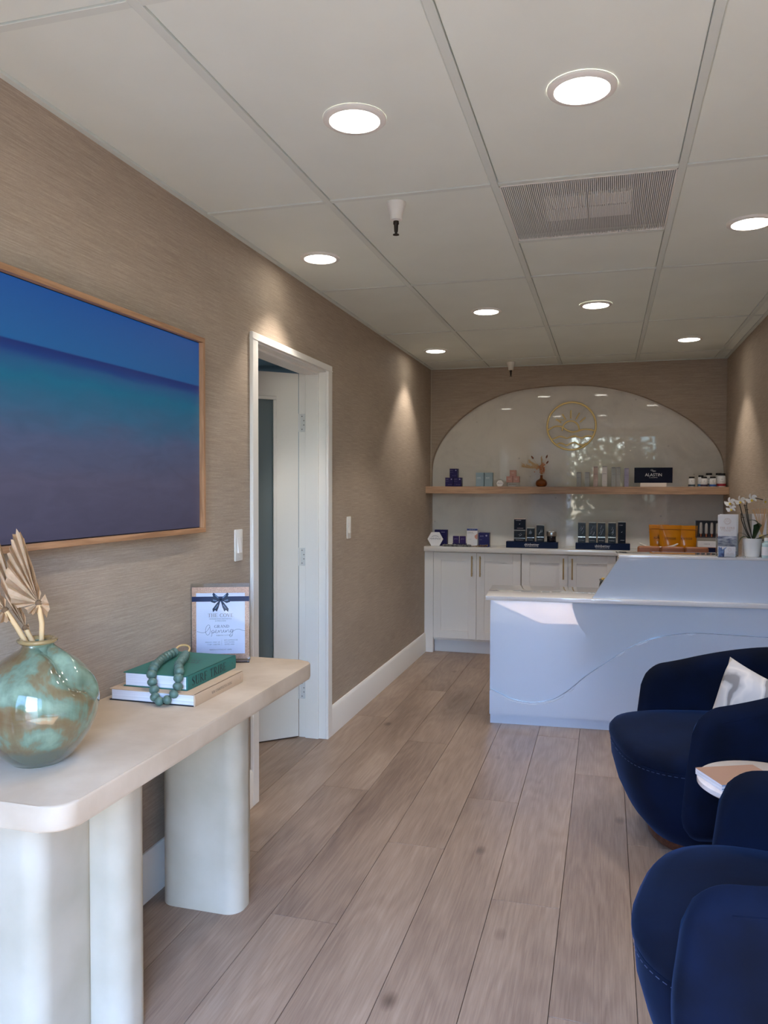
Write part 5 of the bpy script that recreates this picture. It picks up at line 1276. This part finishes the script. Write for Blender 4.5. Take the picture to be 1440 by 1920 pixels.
def flower(x, z, s=1.0, yaw=0.0, rollz=0.0):
    bm = bmesh.new()
    fm = Matrix.Translation((x, -0.016, z)) @ Matrix.Rotation(yaw, 4, 'Z') @ Matrix.Rotation(rollz, 4, 'Y')
    def petal(a, L_, W_, y):
        d = Vector((math.cos(R(a)), 0, math.sin(R(a)))); q = Vector((-d.z, 0, d.x)); c0 = bm.verts.new(fm @ Vector((0, y, 0)))
        rim = []
        for i in range(13):
            u = i/12*PI; rim.append(bm.verts.new(fm @ (d*(L_*(0.5-0.5*math.cos(u)*-1 if False else 0.5+0.5*math.cos(u)))+q*(W_*math.sin(u)*(0.85))+Vector((0, y-0.004*math.sin(u), 0)))))
        for i in range(12):
            try: bm.faces.new((c0, rim[i], rim[i+1]))
            except ValueError: pass
    petal(90, 0.026*s, 0.012*s, 0.001); petal(215, 0.025*s, 0.012*s, 0.001); petal(325, 0.025*s, 0.012*s, 0.001)
    petal(12, 0.027*s, 0.019*s, -0.001); petal(168, 0.027*s, 0.019*s, -0.001)
    f = obj('flower', bm, PETAL, t, smooth=60)
    bm = bmesh.new(); lathe(bm, [(0, -0.006*s), (0.006*s, -0.002*s), (0.005*s, 0.004*s), (0, 0.007*s)], 10, c=tuple(fm @ Vector((0, -0.006, -0.008*s)))); obj('lip', bm, LIPM, f, smooth=60)
flower(-0.122, 0.307, 1.15, R(-10)); flower(-0.116, 0.272, 1.05, R(5)); flower(-0.070, 0.316, 1.15, R(12)); flower(-0.011, 0.327, 1.2, R(5), R(-8)); flower(0.056, 0.318, 0.95, R(60))

# reed diffuser, little bottle, folded sample card
t = thing('reed_diffuser', 'glass reed diffuser with brass collar behind the orchid', 'diffuser', (2.352, 4.90, DZ))
bm = bmesh.new(); lathe(bm, [(0, 0), (0.030, 0), (0.034, 0.006), (0.034, 0.070), (0.028, 0.086), (0.012, 0.094), (0.012, 0.100)], 28); obj('bottle', bm, ACRYL, t, smooth=40)
bm = bmesh.new(); lathe(bm, [(0, 0.1005), (0.015, 0.1005), (0.015, 0.122), (0.010, 0.123), (0, 0.123)], 24); obj('collar', bm, GOLD, t, smooth=40)
for i in range(9):
    a = -0.34+0.56*i/8; bm = bmesh.new(); tube(bm, [(0, 0, 0.118), (0.165*math.sin(a)*0.9, random.uniform(-0.02, 0.03), 0.118+0.155*math.cos(a))], 0.0018, 6); obj('reed', bm, mat('reed', (206, 166, 120), rough=0.8), t)
t = thing('display_card', 'white and grey folded display box standing behind the orchid', 'box', (2.322, 4.935, DZ))
bm = bmesh.new(); box(bm, -0.066, -0.018, 0.0, 0.02, 0, 0.240, bev=0.001); obj('grey_side', bm, mat('card_greige', (168, 160, 150), rough=0.5), t)
bm = bmesh.new(); box(bm, -0.0178, 0.060, 0.0, 0.02, 0, 0.240, bev=0.001); obj('white_side', bm, CARDW, t)
t = thing('sanitizer_bottle', 'small clear bottle with pale label at the right end of the counter', 'bottle', (2.352, 4.775, DZ))
bm = bmesh.new(); lathe(bm, [(0, 0), (0.020, 0), (0.022, 0.004), (0.022, 0.080), (0.010, 0.088), (0.010, 0.096)], 20); obj('bottle_body', bm, mat('pale_aqua', (190, 214, 214), rough=0.2, coat=0.4), t, smooth=40)
bm = bmesh.new(); lathe(bm, [(0.0223, 0.015), (0.0223, 0.062)], 20, cap=False); obj('label_band', bm, CARDW, t, smooth=60)
bm = bmesh.new(); lathe(bm, [(0, 0.0962), (0.011, 0.0962), (0.011, 0.112), (0, 0.113)], 14); obj('cap', bm, PLASTIC, t, smooth=40)
tag(obj('glass_pebble', (lambda b_: (bmesh.ops.create_icosphere(b_, subdivisions=2, radius=0.007, matrix=Matrix.Translation((2.235, 4.735, DZ+0.0052)) @ Matrix.Diagonal((1, 1, 0.75, 1))), b_)[1])(bmesh.new()), ACRYL, smooth=80), 'tiny clear glass pebble between the cards and the orchid pot', 'pebble')

# ------------------------------------------------------------------ tub chairs
def smooth01(x): x = max(0, min(1, x)); return x*x*(3-2*x)
def make_chair(loc, rz, label, S=0.205):
    t = thing('tub_chair', label, 'chair', loc, rz, 'navy velvet tub chairs')
    # local frame: opening towards -x
    bm = bmesh.new(); lathe(bm, [(0, 0.002), (0.250, 0.002), (0.255, 0.008), (0.255, 0.052), (0.245, 0.056), (0, 0.056)], 48, c=(-0.010, 0, 0), cap=False); obj('swivel_base', bm, WALNUT, t, smooth=40)
    def seclev(levels, n=48, e=2.5):
        bm = bmesh.new(); rs = []
        for z, rx, ry, cx in levels:
            r_ = []
            for i in range(n):
                a = 2*PI*i/n; c, s = math.cos(a), math.sin(a)
                r_.append(bm.verts.new((cx+rx*abs(c)**(2/e)*(1 if c > 0 else -1), ry*abs(s)**(2/e)*(1 if s > 0 else -1), z)))
            rs.append(r_)
        for a, b_ in zip(rs, rs[1:]):
            for i in range(n): bm.faces.new((a[i], a[(i+1) % n], b_[(i+1) % n], b_[i]))
        bm.faces.new(list(reversed(rs[0]))); bm.faces.new(rs[-1]); return bm
    bm = seclev([(0.057, 0.262, 0.262, -0.010), (0.062, 0.275, 0.272, -0.010), (0.12, 0.318, 0.300, -0.018), (0.20, 0.350, 0.325, -0.024), (0.29, 0.372, 0.345, -0.027), (0.362, 0.377, 0.352, -0.028)], e=3.0)
    obj('seat_body', bm, VELVET, t, smooth=60)
    bm = seclev([(0.363, 0.376, 0.351, -0.028), (0.375, 0.381, 0.354, -0.029), (0.396, 0.380, 0.353, -0.030), (0.415, 0.366, 0.340, -0.030), (0.427, 0.330, 0.308, -0.028), (0.434, 0.250, 0.235, -0.026), (0.437, 0.12, 0.11, -0.02)], e=3.0)
    obj('seat_cushion', bm, VELVET, t, smooth=60)
    bm = bmesh.new()
    for i in range(64):
        if i % 2: continue
        a0 = PI*0.62+PI*0.76*i/64; pts = []
        for k in range(2):
            a = a0+k*PI*0.76/64*1.1; c, s = math.cos(a), math.sin(a); e = 3.0
            pts.append((-0.028+0.3785*abs(c)**(2/e)*(1 if c > 0 else -1), 0.3530*abs(s)**(2/e)*(1 if s > 0 else -1), 0.354))
        tube(bm, pts, 0.0008, 4)
    o = obj('stitching', bm, mat('thread', (66, 80, 110), rough=0.8), t); o['kind'] = 'stuff'
    # wrap-around back and arms
    Rm = 0.352; L_ = S+Rm*PI/2; nu, nv = 110, 16; bm = bmesh.new(); O, I = [], []
    for i in range(nu+1):
        s = -L_+2*L_*i/nu; q = abs(s); sg = 1 if s > 0 else -1
        if q > Rm*PI/2: x = -(q-Rm*PI/2); y = sg*Rm; nx_, ny_ = 0, sg
        else: a = q/Rm; x = Rm*math.cos(a); y = sg*Rm*math.sin(a); nx_, ny_ = math.cos(a), sg*math.sin(a)
        prog = smooth01(1-(q/L_))            # 0 at arm end, 1 at back centre
        zt = 0.615+0.140*prog**0.8
        d = (L_-q)
        if d < 0.085: zt -= 0.090*(1-math.sqrt(max(0, 1-(1-d/0.085)**2)))
        zb = 0.115
        if d < 0.05: zb += 0.045*(1-math.sqrt(max(0, 1-(1-d/0.05)**2)))
        th = 0.036
        ro, ri = [], []
        for j in range(nv+1):
            v = j/nv; z = zb+(zt-zb)*v
            k = 0.845+0.155*smooth01((z-0.08)/0.34); fl_ = 1+0.02*max(0, (z-0.42)/0.3)
            e = math.sqrt(max(0.0, 1-(max(0, v-0.90)/0.10)**2))*math.sqrt(max(0.0, 1-(max(0, 0.06-v)/0.06)**2)*0.9+0.1)
            eo = 1.0
            if d < 0.040: eo = math.sqrt(max(0.0, 1-(1-d/0.040)**2))
            tt = th*max(e, 0.0)*max(eo, 0.0)+0.0012
            lean = -0.14*max(0.0, 0.60-z)*smooth01(1-d/0.24)*min(1.0, (z-0.0)/0.2)
            ro.append(bm.verts.new((x*k*fl_+nx_*tt+lean, y*k*fl_+ny_*tt, z))); ri.append(bm.verts.new((x*k*fl_-nx_*tt+lean, y*k*fl_-ny_*tt, z)))
        O.append(ro); I.append(ri)
    for i in range(nu):
        for j in range(nv):
            bm.faces.new((O[i][j], O[i+1][j], O[i+1][j+1], O[i][j+1])); bm.faces.new((I[i+1][j], I[i][j], I[i][j+1], I[i+1][j+1]))
        bm.faces.new((O[i][nv], O[i+1][nv], I[i+1][nv], I[i][nv])); bm.faces.new((O[i+1][0], O[i][0], I[i][0], I[i+1][0]))
    for i in (0, nu):
        for j in range(nv):
            f = (O[i][j], O[i][j+1], I[i][j+1], I[i][j]); bm.faces.new(f if i == 0 else f[::-1])
    o = obj('wrap_back', bm, VELVET, t, smooth=75)
    # welt along the top edge of the outer face
    bm = bmesh.new(); pts = []
    for i in range(6, nu-5):
        s = -L_+2*L_*i/nu; q = abs(s); sg = 1 if s > 0 else -1
        if q > Rm*PI/2: x = -(q-Rm*PI/2); y = sg*Rm; nx_, ny_ = 0, sg
        else: a = q/Rm; x = Rm*math.cos(a); y = sg*Rm*math.sin(a); nx_, ny_ = math.cos(a), sg*math.sin(a)
        zt = 0.615+0.140*smooth01(1-(q/L_))**0.8; d = L_-q
        if d < 0.085: zt -= 0.090*(1-math.sqrt(max(0, 1-(1-d/0.085)**2)))
        pts.append((x*1.01+nx_*0.035, y*1.01+ny_*0.035, zt-0.047))
    tube(bm, pts, 0.0028, 6); obj('welt', bm, VELVET, t, smooth=80)
    return t
make_chair((1.938, 3.375, 0.0), R(12), 'navy velvet tub chair nearer the desk, with the cushion on it')
make_chair((1.985, 1.960, 0.0), R(-13), 'navy velvet tub chair nearest the camera at the bottom right', 0.25)
# cushion on the far chair
t = thing('throw_pillow', 'cream throw pillow with grey painterly stripes on the far tub chair', 'pillow', (2.085, 3.43, 0.475), 0)
m = mat('pillow_fabric', (222, 214, 204), rough=0.9); N, L, b = nodes_of(m)
tc = N.new('ShaderNodeTexCoord'); wv_ = N.new('ShaderNodeTexWave'); wv_.inputs['Scale'].default_value = 2.6; wv_.inputs['Distortion'].default_value = 9; wv_.inputs['Detail'].default_value = 3; wv_.inputs['Detail Scale'].default_value = 1.4
L.new(tc.outputs['Object'], wv_.inputs['Vector']); r = ramp(N, [(0.04, lin((140, 134, 130))), (0.12, lin((196, 190, 184))), (0.4, lin((222, 214, 204))), (0.8, lin((204, 198, 192)))]); L.new(wv_.outputs[0], r.inputs[0]); L.new(r.outputs[0], b.inputs['Base Color'])
bm = bmesh.new(); n = 16; Fp, Bp = [], []
for i in range(n+1):
    a_, b2 = [], []
    for j in range(n+1):
        u, v = 2*i/n-1, 2*j/n-1
        th = 0.060*((1-u**4)*(1-v**4))**0.5+0.001; kx = 1-0.06*(1-v*v); ky = 1-0.06*(1-u*u)
        px, pz = u*0.175*kx, v*0.175*ky
        a_.append(bm.verts.new((px, -th, pz))); b2.append(bm.verts.new((px, th, pz)))
    Fp.append(a_); Bp.append(b2)
for i in range(n):
    for j in range(n): bm.faces.new((Fp[i][j], Fp[i+1][j], Fp[i+1][j+1], Fp[i][j+1])); bm.faces.new((Bp[i+1][j], Bp[i][j], Bp[i][j+1], Bp[i+1][j+1]))
for i in range(n):
    for S_ in ((Fp, Bp, i, 0), (Fp, Bp, i, n)):
        bm.faces.new((S_[0][i][S_[3]], S_[0][i+1][S_[3]], S_[1][i+1][S_[3]], S_[1][i][S_[3]]))
        bm.faces.new((S_[0][S_[3]][i], S_[0][S_[3]][i+1], S_[1][S_[3]][i+1], S_[1][S_[3]][i]))
px4 = Matrix.Translation((2.045, 3.31, 0.515)) @ Matrix.Rotation(R(-50), 4, 'Z') @ Matrix.Rotation(R(-10), 4, 'X') @ Matrix.Rotation(R(12), 4, 'Y')
for v in bm.verts:
    w_ = px4 @ v.co; w_.z = max(w_.z, 0.4385+0.02*max(0, 0.43-w_.z)); w_.y = max(w_.y, 3.085+0.1*max(0, w_.x-2.05)); v.co = w_-Vector((2.085, 3.43, 0.475))
pl = obj('pillow_body', bm, m, t, smooth=80)

# side table between the chairs
t = thing('side_table', 'small round white marble side table between the tub chairs', 'table', (1.985, 2.680, 0.0))
bm = bmesh.new(); lathe(bm, [(0, 0.455), (0.190, 0.455), (0.200, 0.462), (0.200, 0.476), (0.195, 0.480), (0, 0.480)], 56, cap=False); obj('table_top', bm, MARBLE_W, t, smooth=40)
bm = bmesh.new(); lathe(bm, [(0, 0.015), (0.018, 0.015), (0.018, 0.455)], 20); obj('pedestal', bm, GOLD, t, smooth=40)
bm = bmesh.new(); lathe(bm, [(0, 0), (0.13, 0), (0.13, 0.010), (0.02, 0.0165), (0, 0.0165)], 40, cap=False); obj('foot', bm, GOLD, t, smooth=40)
def mag(z, label, rz, m):
    t = thing('magazine', label, 'magazine', (1.842, 2.555, z), rz, 'magazines on the side table')
    bm = bmesh.new(); box(bm, 0, 0.20, 0.0, 0.15, 0.0, 0.009, bev=0.001); obj('pages', bm, PAPER, t)
    bm = bmesh.new(); box(bm, 0, 0.2005, -0.0005, 0.1505, 0.0091, 0.0101); obj('cover', bm, m, t)
    bm = bmesh.new(); box(bm, 0.0, 0.2005, -0.0016, -0.0006, 0.0062, 0.0080); obj('spine_line', bm, mat('teal_line', (40, 100, 140), rough=0.5), t)
mag(0.4803, 'lower pale magazine on the marble side table', R(24), CARDW)
mag(0.4908, 'upper magazine with brown cover on the marble side table', R(24), mat('brown_cover', (176, 140, 118), rough=0.4))

# ------------------------------------------------------------------ outside, seen only in reflections
struct('pavement', B(-14, 16, -24, YF-0.14, -0.10, -0.02), mat('pavement', (104, 100, 94), rough=0.9, rgb2=(88, 84, 80), vscale=2))
tag(obj('stucco_building', (lambda b_: (box(b_, -12, 0.2, -17, -13.5, -0.02, 3.4), box(b_, -12.2, 0.4, -17.2, -13.3, 3.4, 3.9), b_)[2])(bmesh.new()), mat('stucco', (150, 146, 140), rough=0.9)), 'low stucco building across the way, mirrored faintly in the marble', 'building')
t = thing('street_tree', 'leafy yellow-green tree outside, mirrored faintly in the marble', 'tree', (1.45, -6.2, -0.02))
bm = bmesh.new(); tube(bm, [(0, 0, 0), (0.05, 0, 1.0), (0.1, 0.1, 2.0), (0.0, 0.1, 3.0)], [0.14, 0.11, 0.08, 0.04], 8); obj('trunk', bm, mat('tree_bark', (96, 78, 62), rough=0.9), t, smooth=60)
bm = bmesh.new()
for i in range(4200):
    c = random.choice([(0, 0, 2.5, 1.0), (-0.5, 0.2, 1.7, 0.8), (0.7, -0.1, 2.0, 0.9), (0.2, 0.3, 1.2, 0.8), (-0.2, 0.2, 0.6, 0.7), (0.8, 0, 0.7, 0.7)])
    p = Vector((c[0]+random.gauss(0, c[3]*0.45), c[1]+random.gauss(0, c[3]*0.4), c[2]+random.gauss(0, c[3]*0.4)))
    u = Vector((random.uniform(-1, 1), random.uniform(-1, 1), random.uniform(-1, 1))).normalized(); w_ = u.orthogonal().normalized()
    bm.faces.new([bm.verts.new(p+u*0.09), bm.verts.new(p+w_*0.045), bm.verts.new(p-u*0.09), bm.verts.new(p-w_*0.045)])
o = obj('foliage', bm, mat('tree_leaf', (78, 92, 44), rough=0.6), t); o['kind'] = 'stuff'
